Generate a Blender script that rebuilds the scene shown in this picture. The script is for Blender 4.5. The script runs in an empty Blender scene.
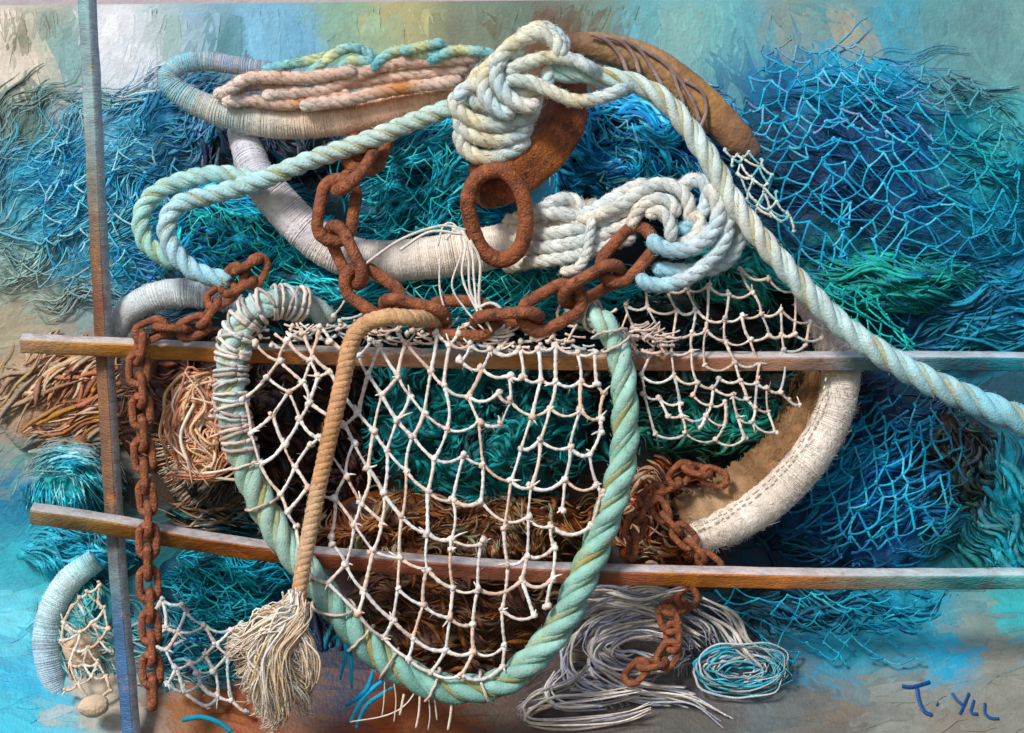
import bpy, math, random
import numpy as np
from mathutils import Vector, noise as mn

random.seed(7); rng = np.random.default_rng(7)
scene = bpy.context.scene
COL = scene.collection

# ------------------------------------------------------------------ camera
S = 0.002            # metres per photo pixel on the backdrop
D = 4.2              # camera distance from the backdrop
cam_d = bpy.data.cameras.new('camera'); cam = bpy.data.objects.new('camera', cam_d); COL.objects.link(cam)
cam.location = (0, -D, 0); cam.rotation_euler = (math.radians(90), 0, 0)
cam_d.sensor_width = 36; cam_d.lens = 36 * D / (1024 * S); cam_d.clip_end = 100; cam_d.clip_start = 0.05
scene.camera = cam
# ------------------------------------------------------------------ sky, sun, exposure
SUN = Vector((-0.55, -0.85, 0.72)).normalized()
w = bpy.data.worlds.new('World'); scene.world = w; w.use_nodes = True
nt = w.node_tree; bg = nt.nodes['Background']
sky = nt.nodes.new('ShaderNodeTexSky'); sky.sky_type = 'NISHITA'; sky.sun_disc = False
sky.sun_elevation = math.asin(SUN.z); sky.sun_rotation = math.atan2(SUN.x, SUN.y) % (2 * math.pi)
nt.links.new(sky.outputs[0], bg.inputs[0]); bg.inputs[1].default_value = 0.11
sl = bpy.data.lights.new('sun', 'SUN'); sl.energy = 2.8; sl.angle = math.radians(13); sl.color = (1, .96, .91)
so = bpy.data.objects.new('sun', sl); COL.objects.link(so); so.rotation_euler = SUN.to_track_quat('Z', 'Y').to_euler()
scene.view_settings.view_transform = 'Standard'; scene.view_settings.look = 'None'
scene.view_settings.exposure = 0.06; scene.view_settings.gamma = 1

# ------------------------------------------------------------------ helpers
def lin(h):
    c = np.array([int(h[i:i + 2], 16) / 255 for i in (0, 2, 4)])
    l = np.where(c <= .04045, c / 12.92, ((c + .055) / 1.055) ** 2.4)
    g = l @ np.array([.2126, .7152, .0722]); return np.clip(g + (l - g) * 1.22, .002, .92)

def P(px, py, d):
    k = 1 - d / D
    return np.array([(px - 512) * S * k, -d, (366.5 - py) * S * k])

def PP(pts, d):      # list of (x, y[, d])
    return np.array([P(p[0], p[1], p[2] if len(p) > 2 else d) for p in pts])

def spline(pts, step=0.008, closed=False):
    p = np.asarray(pts, float)
    if closed: q = np.vstack([p[-1:], p, p[:2]])
    else: q = np.vstack([2 * p[:1] - p[1:2], p, 2 * p[-1:] - p[-2:-1]])
    out = []
    for i in range(1, len(q) - 2):
        a, b, c, d = q[i - 1], q[i], q[i + 1], q[i + 2]
        n = max(2, int(np.linalg.norm((c - b)[:3]) / step))
        t = np.linspace(0, 1, n, endpoint=False)[:, None]
        out.append(.5 * (2 * b + (c - a) * t + (2 * a - 5 * b + 4 * c - d) * t ** 2 + (3 * b - a - 3 * c + d) * t ** 3))
    if not closed: out.append(q[-2:-1])
    return np.vstack(out)

def frames(p):
    t = np.gradient(p, axis=0); t /= np.linalg.norm(t, axis=1)[:, None] + 1e-12
    n = np.zeros_like(p)
    up = np.array([0, -1., 0])
    if abs(t[0] @ up) > .9: up = np.array([0, 0, 1.])
    v = up - (up @ t[0]) * t[0]; n[0] = v / np.linalg.norm(v)
    for i in range(1, len(p)):
        v = n[i - 1] - (n[i - 1] @ t[i]) * t[i]; n[i] = v / (np.linalg.norm(v) + 1e-12)
    return t, n, np.cross(t, n)

class MB:
    def __init__(s): s.v = []; s.c = []; s.q = []; s.t = []; s.n = 0
    def add(s, v, c, q=None, t=None):
        v = np.asarray(v, float); c = np.asarray(c, float)
        if c.ndim == 1: c = np.tile(c, (len(v), 1))
        s.v.append(v); s.c.append(c)
        if q is not None and len(q): s.q.append(np.asarray(q) + s.n)
        if t is not None and len(t): s.t.append(np.asarray(t) + s.n)
        s.n += len(v)
    def tube(s, p, r, col, sides=8, closed=False, flat=1.0, rough=0.0, ridge=None, rot=0.0):
        p = np.asarray(p, float); m = len(p)
        if m < 2: return
        t, n, b = frames(p)
        if np.isscalar(r): r = np.full(m, float(r))
        r = np.asarray(r)
        a = np.linspace(0, 2 * np.pi, sides, endpoint=False) + rot
        rr = np.repeat(r[:, None], sides, 1)
        if rough: rr = rr * (1 + rng.normal(0, rough, rr.shape))
        if ridge is not None: rr = rr * ridge
        v = p[:, None] + (np.cos(a)[None, :, None] * n[:, None] * flat + np.sin(a)[None, :, None] * b[:, None]) * rr[:, :, None]
        col = np.asarray(col, float)
        c = np.tile(col, (m, 1)) if col.ndim == 1 else col
        c = np.repeat(c[:, None], sides, 1)
        i = np.arange(m if closed else m - 1)[:, None]; j = np.arange(sides)[None]
        i2 = (i + 1) % m; j2 = (j + 1) % sides
        q = np.stack([i * sides + j, i * sides + j2, i2 * sides + j2, i2 * sides + j], -1).reshape(-1, 4)
        V = v.reshape(-1, 3); C = c.reshape(-1, 3); T = None
        if not closed:
            V = np.vstack([V, p[:1], p[-1:]]); C = np.vstack([C, c[0, :1], c[-1, :1]])
            o = m * sides; e = (m - 1) * sides; jj = np.arange(sides)
            T = np.vstack([np.stack([np.full(sides, o), (jj + 1) % sides, jj], 1),
                           np.stack([np.full(sides, o + 1), e + jj, e + (jj + 1) % sides], 1)])
        s.add(V, C, q, T)
    def blob(s, c, r, col, jit=.25):
        v = ICO_V * (1 + rng.normal(0, jit, (len(ICO_V), 1))) * r + c
        s.add(v, col, None, ICO_F)
    def build(s, name, mat, parent=None, loc=None, smooth=True):
        V = np.vstack(s.v); C = np.vstack(s.c)
        if loc is None and parent is None:
            lo, hi = V.min(0), V.max(0); loc = np.array([(lo[0] + hi[0]) / 2, (lo[1] + hi[1]) / 2, lo[2]])
        if parent is not None: loc = np.array(parent['_o'])
        V = V - loc
        Q = np.vstack(s.q) if s.q else np.zeros((0, 4), int); T = np.vstack(s.t) if s.t else np.zeros((0, 3), int)
        me = bpy.data.meshes.new(name)
        me.vertices.add(len(V)); me.vertices.foreach_set('co', V.astype(np.float32).ravel())
        idx = np.concatenate([Q.ravel(), T.ravel()]).astype(np.int32)
        me.loops.add(len(idx)); me.loops.foreach_set('vertex_index', idx)
        st = np.concatenate([np.arange(len(Q)) * 4, len(Q) * 4 + np.arange(len(T)) * 3]).astype(np.int32)
        me.polygons.add(len(st)); me.polygons.foreach_set('loop_start', st)
        me.polygons.foreach_set('use_smooth', np.full(len(st), smooth))
        me.update(calc_edges=True); me.validate()
        at = me.color_attributes.new('Col', 'FLOAT_COLOR', 'POINT')
        at.data.foreach_set('color', np.hstack([np.clip(C, 0.002, .95), np.ones((len(C), 1))]).astype(np.float32).ravel())
        me.materials.append(mat)
        o = bpy.data.objects.new(name, me); COL.objects.link(o)
        if parent is None: o.location = loc; o['_o'] = [float(x) for x in loc]
        else: o.parent = parent; o['_o'] = [float(x) for x in loc]
        return o

def _ico():
    import bmesh
    b = bmesh.new(); bmesh.ops.create_icosphere(b, subdivisions=1, radius=1)
    v = np.array([x.co[:] for x in b.verts]); f = np.array([[x.index for x in g.verts] for g in b.faces]); b.free(); return v, f
ICO_V, ICO_F = _ico()

def tag(o, label, cat, group=None, kind=None):
    if label: o['label'] = label
    if cat: o['category'] = cat
    if group: o['group'] = group
    if kind: o['kind'] = kind
    return o

def empty(name, loc, label, cat, group=None):
    o = bpy.data.objects.new(name, None); COL.objects.link(o); o.location = loc; o.empty_display_size = .02
    o['_o'] = [float(x) for x in loc]; return tag(o, label, cat, group)

def noise1(x, seed=0.0, f=1.0): return mn.noise(Vector((x * f, seed * 7.13, 3.1)))

def mixc(a, b, t): t = np.clip(np.asarray(t), 0, 1)[..., None]; return a * (1 - t) + b * t

def jit(c, s=.08): return np.clip(c * (1 + rng.normal(0, s)) + rng.normal(0, s * .06, 3), .003, .95)

# ------------------------------------------------------------------ materials
def material(name, rough=.6, var=.35, vscale=18, bump=.4, bscale=120, stretch=(1, 1, 1), stain=None, stain_amt=.5, sscale=9, spec=.3, metal=0.0):
    m = bpy.data.materials.new(name); m.use_nodes = True; n = m.node_tree.nodes; L = m.node_tree.links
    bs = n['Principled BSDF']; bs.inputs['Roughness'].default_value = rough; bs.inputs['Specular IOR Level'].default_value = spec
    bs.inputs['Metallic'].default_value = metal
    at = n.new('ShaderNodeVertexColor'); at.layer_name = 'Col'
    tc = n.new('ShaderNodeTexCoord'); mp = n.new('ShaderNodeMapping'); mp.inputs['Scale'].default_value = stretch
    L.new(tc.outputs['Object'], mp.inputs[0])
    n1 = n.new('ShaderNodeTexNoise'); n1.inputs['Scale'].default_value = vscale; n1.inputs['Detail'].default_value = 6; n1.inputs['Roughness'].default_value = .65
    L.new(mp.outputs[0], n1.inputs['Vector'])
    mr = n.new('ShaderNodeMapRange'); mr.inputs['From Min'].default_value = .3; mr.inputs['From Max'].default_value = .7
    mr.inputs['To Min'].default_value = 1 - var; mr.inputs['To Max'].default_value = 1 + var
    L.new(n1.outputs['Fac'], mr.inputs['Value'])
    mul = n.new('ShaderNodeVectorMath'); mul.operation = 'SCALE'; L.new(at.outputs['Color'], mul.inputs[0]); L.new(mr.outputs[0], mul.inputs['Scale'])
    out = mul.outputs[0]
    if stain:
        for k, (h, thr) in enumerate(stain):
            n2 = n.new('ShaderNodeTexNoise'); n2.inputs['Scale'].default_value = sscale * (1 + .6 * k); n2.inputs['Detail'].default_value = 8; n2.inputs['Roughness'].default_value = .7
            add = n.new('ShaderNodeVectorMath'); add.operation = 'ADD'; add.inputs[1].default_value = (3.7 * k + 1, 1.3 * k, 5.1)
            L.new(tc.outputs['Object'], add.inputs[0]); L.new(add.outputs[0], n2.inputs['Vector'])
            r = n.new('ShaderNodeMapRange'); r.inputs['From Min'].default_value = thr; r.inputs['From Max'].default_value = thr + .12; r.inputs['To Max'].default_value = stain_amt
            L.new(n2.outputs['Fac'], r.inputs['Value'])
            mx = n.new('ShaderNodeMix'); mx.data_type = 'RGBA'; L.new(r.outputs[0], mx.inputs['Factor']); L.new(out, mx.inputs['A']); mx.inputs['B'].default_value = (*lin(h), 1)
            out = mx.outputs['Result']
    L.new(out, bs.inputs['Base Color'])
    n3 = n.new('ShaderNodeTexNoise'); n3.inputs['Scale'].default_value = bscale; n3.inputs['Detail'].default_value = 5
    L.new(mp.outputs[0], n3.inputs['Vector'])
    bp = n.new('ShaderNodeBump'); bp.inputs['Strength'].default_value = bump; bp.inputs['Distance'].default_value = .006
    L.new(n3.outputs['Fac'], bp.inputs['Height']); L.new(bp.outputs[0], bs.inputs['Normal'])
    return m

M_PAINT = material('painted_canvas', .5, .12, 30, .22, 160, (1, 1, 1), spec=.35)
M_ROPE = material('rope_fibre', .85, .18, 70, .55, 420, stain=[('C9A25E', .66)], stain_amt=.5, sscale=11)
M_LAID = material('laid_rope_fibre', .75, .16, 40, .5, 260, stain=[('B4B478', .57), ('C58A3C', .605)], stain_amt=.65, sscale=12)
M_WRAP = material('wrapping_cloth', .85, .16, 35, .5, 170, stain=[('D9A98A', .62)], stain_amt=.45, sscale=9)
M_RUST = material('rusty_iron', .6, .5, 60, 1.0, 230, stain=[('BC763C', .56), ('26120D', .55), ('A87868', .62)], stain_amt=.75, sscale=32, spec=.45)
M_RAIL = material('weathered_steel', .45, .3, 30, .5, 120, (1, 1, 3), stain=[('7A2E14', .55), ('D08A40', .58), ('4A2A22', .62)], stain_amt=.6, sscale=14, spec=.5)
M_NET = material('net_twine', .75, .2, 60, .4, 300)
M_TANGLE = material('tangled_netting', .6, .3, 40, .7, 110, spec=.4)
M_HOSE = material('brown_hose', .6, .3, 24, .9, 70, stain=[('6B4526', .58), ('C9A070', .64)], stain_amt=.5, sscale=10)
M_INK = material('dark_blue_paint', .5, .15, 40, .3, 100)

# ------------------------------------------------------------------ colour field of the painted backdrop
FIELD = """8,30,EFE4D8 19,40,7A7A60 28,60,E4DACC 12,75,EADFD2 20,95,7A7E68 34,105,6A8078 45,40,7F958B 70,60,8FB0AE 110,30,EEF0F6 118,62,E8ECF2 130,85,E0E6EC 140,50,E4E8EE 165,40,A8C0BE 200,30,9DBBD0 225,40,5D8A90 250,35,8FC0DB
300,40,7FB0CC 340,30,8FB0A0 370,30,A0B59A 400,25,B5AE85 425,30,A8A886 460,35,7A7F6C 475,20,7E8C7C 520,20,708075 600,15,7C8C80 640,20,79B0B8
680,30,8FB8B5 720,25,7FB5B8 750,25,6FA8B4 790,20,8A9A94 830,10,6E9CA2 850,25,A0A090 890,15,5BA0B5 930,25,6B9AA0 980,30,6F9598 1015,20,7AA0A0
1000,70,709A9C 950,90,6A9498 960,120,3A9AAA 1000,130,5FB0B5 1010,180,3FA5BB 30,90,C8C4B5 20,130,70847A 60,110,A5B8C0 75,85,90AFB0 120,80,CAD5DC
60,150,6DB5CA 30,170,55AECB 130,120,4FA0C0 150,110,3A88B0 60,200,3FA5C8 30,230,5AAAC0 20,260,9AB0A5 70,260,5AA8C5 40,300,A5AFA5 80,310,90A5A8
15,330,A8A08C 130,200,2F80A8 120,260,2A9AB5 150,260,3060A0 60,370,B08A70 30,400,B5A088 40,430,A07860 20,460,8A9A95 70,430,9A7055 20,500,3080A0
60,470,2FA0A5 30,560,55AFC0 20,620,6FBFCF 30,680,2FA5C5 70,600,4F9FA5 20,720,50B0C8 90,700,B5A898 60,710,60B0C5 200,110,1F4060 250,140,2A3540
300,160,3A2E2A 420,120,3A2A22 540,45,6A4A3A 590,60,5A4030 200,240,107080 280,240,0A5560 430,190,107A85 640,140,1A85A5 600,170,1A7AA0 660,210,103040
330,300,15303A 450,290,0F5A60 640,290,201A18 740,300,0F3A3A 800,330,152A2C 720,410,1A4A40 690,380,1A3028 780,410,203025 270,400,2A1815 320,440,351A14
420,400,0F4A48 460,450,106062 520,380,2A1614 520,440,0F4048 580,460,1A2025 350,500,5A2A1A 420,530,5A3A28 500,530,4A3020 560,500,5A3A28 400,600,3A2018
450,620,4A3428 520,590,3A2018 470,660,45352C 150,370,2A1512 190,400,6A4030 160,480,3A2A20 220,500,2A2018 230,520,10303A 180,560,106068 260,580,0F3A45
180,640,2A6A80 330,640,1A2535 350,680,3A3A50 300,690,60483A 200,715,8A5A35 400,710,A05528 250,720,8A4A20 440,720,7A4A30 780,80,1F7AA8 830,75,3AA0C0
880,80,2890B5 760,110,15506A 850,130,12456F 900,140,1A5A90 800,180,0F3A60 860,210,0A2A48 920,200,1A5A88 960,190,2A90A0 980,160,3FAFB0 1000,230,2A9ABB
850,260,108080 900,280,0F4A70 960,270,1F6080 990,290,2080A8 860,310,0F3A50 920,320,1A5A80 1000,330,2A85AA 960,360,2A7A90 900,430,0A2A48 860,400,0A1A35
960,410,1A2A35 1000,400,305060 860,480,0F6AA0 800,510,0A4A80 910,450,1A2020 960,470,201814 1000,470,3A9AB0 970,520,1A6068 1005,530,45A5B5 900,530,1A6090
940,540,2A6A70 780,550,0A3550 860,550,0F4A78 740,600,104050 820,600,0A4A60 880,610,1F8AA5 930,620,2A95B0 980,620,7A8A85 1010,610,4FA5AA 950,660,2A9ABB
990,660,85857A 1010,700,808078 930,700,85857C 960,720,7A766C 860,690,7A7A72 820,650,2080A0 850,650,3A8AA0 800,690,5A6060 830,715,6A645C 700,710,555250
600,715,6A625C 500,715,5A4A42 560,690,554A48 640,640,8A8480 740,660,707A80"""
_f = [t.split(',') for t in FIELD.split()]
FX = np.array([[float(a), float(b)] for a, b, _ in _f]); FC = np.array([lin(c) for *_, c in _f])
def field(x, y):
    d2 = (FX[:, 0] - x) ** 2 + (FX[:, 1] - y) ** 2 + 40
    ww = d2 ** -2.2; return (ww[:, None] * FC).sum(0) / ww.sum()

# ------------------------------------------------------------------ setting: wall, backdrop, ground
def ground_d(py): return 0.02 + max(0, py - 592) * S * 0.5
def top_edge(px): return 5.5 - px * .0095

def stroke(mb, px, py, ang, ln, wd, col, dfun, lift):
    n = 8; m = 5; bend = rng.normal(0, .35)
    u = np.linspace(-.5, .5, n); vs = np.linspace(-.5, .5, m); V = []; C = []
    for i, a in enumerate(u):
        th = ang + bend * a; x0 = px + math.cos(ang + bend * a * .5) * ln * a; y0 = py + math.sin(ang + bend * a * .5) * ln * a
        ww = wd * (1 - .55 * abs(2 * a) ** 3) * (1 + rng.normal(0, .06))
        for j, b in enumerate(vs):
            x = x0 - math.sin(th) * ww * b; y = y0 + math.cos(th) * ww * b
            h = lift + (.0003 if j in (0, m - 1) else .0001) + rng.normal(0, .00015)
            if i in (0, n - 1): h = lift * .7
            V.append(P(x, y, dfun(y) + h)); C.append((col * .65 + .35 * field(x, y)) * (1 + rng.normal(0, .06)))
    q = [[i * m + j, i * m + j + 1, (i + 1) * m + j + 1, (i + 1) * m + j] for i in range(n - 1) for j in range(m - 1)]
    mb.add(np.array(V), np.array(C), q)

def flow_angle(x, y):
    a = mn.noise(Vector((x * .006, y * .006, 1.7))) * 1.5
    if y < 95 and x < 480: return math.pi / 2 + a * .25
    if y < 60: return math.pi / 2 * .8 + a * .8
    if x < 220 and y < 340: return -.5 + a
    if x > 760 and y < 340: return .25 + a * 1.2
    if y > 585: return a * .5
    return a * 1.6

def sheet(name, y0, y1, dfun, nstroke, label):
    mb = MB(); xs = np.arange(-130, 1160, 20); ys = np.linspace(y0, y1, max(3, int((y1 - y0) / 18)))
    V = []; C = []
    for y in ys:
        for x in xs:
            yy = max(y, top_edge(x)) if name == 'backdrop' else y
            V.append(P(x, yy, dfun(y))); C.append(field(x + rng.normal(0, 5), y + rng.normal(0, 5)))
    m = len(xs); q = [[i * m + j, (i + 1) * m + j, (i + 1) * m + j + 1, i * m + j + 1] for i in range(len(ys) - 1) for j in range(m - 1)]
    mb.add(np.array(V), np.array(C), q)
    k = 0
    while k < nstroke:
        x = rng.uniform(-40, 1064); y = rng.uniform(max(y0, 4), min(y1, 745))
        if name == 'backdrop' and y > 600 and y < 700 and rng.random() < .5: continue
        big = rng.random()
        ln = rng.uniform(30, 85) if big < .6 else rng.uniform(14, 36); wd = rng.uniform(8, 22) if big < .6 else rng.uniform(2.5, 7)
        a = flow_angle(x, y) + rng.normal(0, .3)
        half = abs(math.sin(a)) * ln * .5 + wd * .5
        if y - half < top_edge(x) + 1.5: y = top_edge(x) + 2 + half
        c = field(x + rng.normal(0, 9), y + rng.normal(0, 9)); c = jit(c, .075)
        stroke(mb, x, y, a, ln, wd, c, dfun, .0006 + .0012 * rng.random()); k += 1
    o = mb.build(name, M_PAINT, loc=np.zeros(3)); o['kind'] = 'structure'
    if label: o['label'] = label
    return o
sheet('backdrop', -2, 640, lambda y: 0.0, 5200, 'painted canvas backdrop of sage, white and blue brush strokes')
sheet('ground', 592, 800, ground_d, 1500, 'grey brown painted ground below the nets')
mb = MB(); mb.add([P(-900, -500, -.03), P(1900, -500, -.03), P(1900, 1000, -.03), P(-900, 1000, -.03)], lin('B9B0B4'), [[0, 1, 2, 3]])
mb.build('wall', M_PAINT, loc=np.zeros(3))['kind'] = 'structure'

# ------------------------------------------------------------------ builders
def fuzz(mb, p, r, col, per_m=900, ln=.008):
    t, n, b = frames(p); L = np.linalg.norm(np.diff(p, axis=0), axis=1).sum()
    rr = np.full(len(p), r) if np.isscalar(r) else np.asarray(r)
    for _ in range(int(L * per_m)):
        i = rng.integers(len(p)); a = rng.uniform(0, 2 * np.pi); o = np.cos(a) * n[i] + np.sin(a) * b[i]
        s0 = p[i] + o * rr[i] * .93; s1 = s0 + (o * rng.uniform(.2, .6) + t[i] * rng.normal(0, .7)) * ln * rng.uniform(.5, 1.4)
        c = jit(col[i] if np.ndim(col) > 1 else col, .1)
        mb.tube(np.array([s0, (s0 + s1) / 2 + rng.normal(0, .0006, 3), s1]), [.0005, .0004, .0002], c, 3)

def colpath(p, stops, seed=0, amt=.25, f=14):
    """stops: list of hex along the path; returns per-point colours with noise"""
    cs = np.array([lin(h) for h in stops]); u = np.linspace(0, len(cs) - 1, len(p))
    L = np.concatenate([[0], np.cumsum(np.linalg.norm(np.diff(p, axis=0), axis=1))])
    u = np.clip(u + np.array([noise1(x, seed, f) for x in L]) * .8, 0, len(cs) - 1)
    i = np.minimum(u.astype(int), len(cs) - 2) if len(cs) > 1 else np.zeros(len(p), int)
    if len(cs) == 1: c = np.tile(cs, (len(p), 1))
    else: c = mixc(cs[i], cs[i + 1], u - i)
    return c * (1 + amt * np.array([noise1(x, seed + 5, f * 3) for x in L])[:, None])

def laid(mb, p, r, stops, pitch, seed=0, fz=500, hand=1, strands=3):
    r = np.interp(np.linspace(0, 1, len(p)), np.linspace(0, 1, len(r)), r) if not np.isscalar(r) else np.full(len(p), r)
    t, n, b = frames(p); L = np.concatenate([[0], np.cumsum(np.linalg.norm(np.diff(p, axis=0), axis=1))])
    col = colpath(p, stops, seed)
    for k in range(strands):
        a = 2 * np.pi * k / strands + hand * 2 * np.pi * L / pitch
        c = p + (np.cos(a)[:, None] * n + np.sin(a)[:, None] * b) * (r * .53)[:, None]
        mb.tube(c, r * .475, col * (1 + .05 * (k - 1)), 12, rough=.02)
        # worn ochre yarn along one edge of the strand
        a2 = a + .75 * hand; g = np.clip(.5 + 1.5 * np.array([noise1(x, seed + k, 5) for x in L]), 0, 1)[:, None]
        c2 = p + (np.cos(a2)[:, None] * n + np.sin(a2)[:, None] * b) * (r * .60)[:, None]
        mb.tube(c2, r * .27, mixc(col, lin('A89658'), .8 * g[:, 0]), 8, rough=.03)
    if fz: fuzz(mb, p, r * .98, col, fz, .007)

def cord(mb, pts, d, r, stops, seed=0, fz=900, lump=.05, sides=10):
    p = spline(PP(pts, d), .004)
    L = np.concatenate([[0], np.cumsum(np.linalg.norm(np.diff(p, axis=0), axis=1))])
    rr = (np.interp(np.linspace(0, 1, len(p)), np.linspace(0, 1, len(r)), r) if not np.isscalar(r) else np.full(len(p), r)) * S
    rr = rr * (1 + lump * np.array([noise1(x, seed, 40) for x in L]))
    e = np.minimum(L, L[-1] - L) / (rr * 1.1); rr = rr * np.sqrt(np.clip(1 - (1 - np.clip(e, 0, 1)) ** 2, .06, 1))
    col = colpath(p, stops, seed)
    t, n, b = frames(p)
    for k in range(3):
        a = 2 * np.pi * k / 3 + seed + 2 * np.pi * L / (float(np.mean(rr)) * 5.2)
        c = p + (np.cos(a)[:, None] * n + np.sin(a)[:, None] * b) * (rr * .36)[:, None]
        mb.tube(c, rr * .645, col * (1 + .05 * (k - 1)), sides, rough=.025)
    if fz: fuzz(mb, p, rr * .97, col, fz * 1.6, .0075)
    return p

def wrapped(pts, d, r, stops, name, label, cat, twine, gap=.0034, tw_r=.0013, group=None, seed=0, parts=True):
    """padded hoop: core plus a tight winding of twine"""
    mb = MB(); p = spline(PP(pts, d), .005)
    rr = np.interp(np.linspace(0, 1, len(p)), np.linspace(0, 1, len(r)), r) * S
    L = np.concatenate([[0], np.cumsum(np.linalg.norm(np.diff(p, axis=0), axis=1))])
    sides = 20; a = np.linspace(0, 2 * np.pi, sides, endpoint=False)
    ridge = np.array([[1 + .05 * mn.noise(Vector((x * 9, math.cos(y) * 1.2, math.sin(y) * 1.2 + seed))) + .025 * mn.noise(Vector((x * 160, y * .4, seed))) for y in a] for x in L])
    col = colpath(p, stops, seed)
    mb.tube(p, rr, col, sides, ridge=ridge)
    root = mb.build(name, M_WRAP); tag(root, label, cat, group)
    w_ = MB(); t, n, b = frames(p); s = 0; ang = 0; pts_ = []; cs = []
    ns = int(L[-1] / gap * 14)
    ph = np.linspace(0, L[-1], ns); ph = np.clip(ph + .005 * np.array([noise1(i / 14, seed + 9, .37) + .6 * noise1(i, seed, .06) for i in range(ns)]), 0, L[-1]); px_ = np.stack([np.interp(ph, L, p[:, k]) for k in range(3)], 1)
    nn = np.stack([np.interp(ph, L, n[:, k]) for k in range(3)], 1); bb = np.stack([np.interp(ph, L, b[:, k]) for k in range(3)], 1)
    R = np.interp(ph, L, rr); an = np.arange(ns) * 2 * np.pi / 14
    lump = np.array([1 + .035 * noise1(i * .03, seed, 1) + .03 * noise1(x, seed, 60) for i, x in enumerate(ph)])
    q = px_ + (np.cos(an)[:, None] * nn + np.sin(an)[:, None] * bb) * (R * lump * 1.005)[:, None]
    cc = np.stack([np.interp(ph, L, col[:, k]) for k in range(3)], 1)
    tn = np.array([noise1(i / 14, seed + 3, 1.3) for i in range(ns)])
    cc = cc * (.98 + .30 * tn)[:, None] if twine is None else mixc(cc, lin(twine), .35 + .5 * tn)
    w_.tube(q, tw_r, cc, 5)
    fuzz(w_, p, rr, cc[np.linspace(0, ns - 1, len(p)).astype(int)], 2200, .009)
    w_.build('winding', M_ROPE, root)
    return root

# ------- chain
def link_mesh(name, ln, wd, r):
    a = np.linspace(0, 2 * np.pi, 28, endpoint=False); h = (ln - wd) / 2
    x = np.cos(a) * wd / 2; y = np.sin(a) * wd / 2 + np.sign(np.sin(a)) * h
    pts = np.stack([x, y, np.zeros_like(x)], 1)
    rr = r * (1 + .12 * np.abs(np.sin(a)))
    mb = MB(); c = np.array([lin('8E5A44')] * 28) * (1 + rng.normal(0, .18, (28, 1)))
    mb.tube(pts, rr, c, 10, closed=True, rough=.05)
    V = np.vstack(mb.v); me = bpy.data.meshes.new(name)
    me.from_pydata([tuple(v) for v in V], [], [tuple(int(i) for i in f) for f in np.vstack(mb.q)])
    me.polygons.foreach_set('use_smooth', [True] * len(me.polygons))
    at = me.color_attributes.new('Col', 'FLOAT_COLOR', 'POINT')
    at.data.foreach_set('color', np.hstack([np.clip(np.vstack(mb.c), .003, .9), np.ones((len(V), 1))]).ravel())
    me.materials.append(M_RUST); return me

from mathutils import Matrix
def chain(pts, d, ln, wd, r, label, group=None, tw=(12, 72), jitter=6, pitch=.70):
    p = spline(PP(pts, d), .002); L = np.concatenate([[0], np.cumsum(np.linalg.norm(np.diff(p, axis=0), axis=1))])
    root = empty('chain', p[0], label, 'chain', group)
    mes = [link_mesh('link', ln * S, wd * S, r * S) for _ in range(3)]
    k = 0; s = ln * S * .4; step = (ln - 2 * r) * S * pitch / .70 * .92
    while s < L[-1]:
        c = np.array([np.interp(s, L, p[:, i]) for i in range(3)])
        c2 = np.array([np.interp(min(s + .01, L[-1]), L, p[:, i]) for i in range(3)]); c1 = np.array([np.interp(max(s - .01, 0), L, p[:, i]) for i in range(3)])
        t = Vector(c2 - c1).normalized(); v = Vector((0, -1, 0)); v = (v - v.dot(t) * t).normalized(); u = t.cross(v)
        m = Matrix((u, t, v)).transposed().to_4x4()
        m = m @ Matrix.Rotation(math.radians(tw[k % 2] + rng.normal(0, jitter)), 4, 'Y')
        o = bpy.data.objects.new('link', mes[k % 3]); COL.objects.link(o); o.parent = root
        o.matrix_local = Matrix.Translation(Vector(c - p[0])) @ m
        s += step; k += 1
    return root

# ------- nets
def rng_edges(K, maxlen, maxdeg=4, asp=.70, sep=.75):
    K = np.asarray(K, float); n = len(K)
    dd = np.sqrt(((K[:, None] - K[None]) ** 2).sum(-1))
    cand = []
    for i in range(n):
        for j in range(i + 1, n):
            d = dd[i, j]
            if d > maxlen: continue
            if np.any(np.maximum(np.delete(dd[i], [i, j]), np.delete(dd[j], [i, j])) < d * asp): continue
            cand.append((d, i, j))
    cand.sort(); deg = [0] * n; E = []; ang = [[] for _ in range(n)]
    for d, i, j in cand:
        if deg[i] >= maxdeg or deg[j] >= maxdeg: continue
        a = math.atan2(K[j, 1] - K[i, 1], K[j, 0] - K[i, 0]); b = a + math.pi
        def clash(L, x): return any(abs((x - y + math.pi) % (2 * math.pi) - math.pi) < sep for y in L)
        if clash(ang[i], a) or clash(ang[j], b): continue
        E.append((i, j)); deg[i] += 1; deg[j] += 1; ang[i].append(a); ang[j].append(b)
    return E

def axis_edges(K, axes, maxlen, tol=42):
    """each knot is tied to its best neighbour along the two local mesh directions"""
    K = np.asarray(K, float); best = {}
    for i, (x, y) in enumerate(K):
        for ax, deg in enumerate(axes(x, y)):
            d = K - K[i]; L = np.hypot(d[:, 0], d[:, 1]); a = np.degrees(np.arctan2(d[:, 1], d[:, 0]))
            off = np.abs((a - deg + 180) % 360 - 180)
            cost = np.where((L > 4) & (L < maxlen) & (off < tol), L * (1 + (off / 30) ** 2), 1e9); j = int(cost.argmin())
            if cost[j] < 1e9 and ((ax, j) not in best or best[ax, j][0] > cost[j]): best[ax, j] = (cost[j], i)
    E = set((min(i, j), max(i, j)) for (ax, j), (c, i) in best.items())
    return sorted(E)

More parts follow.
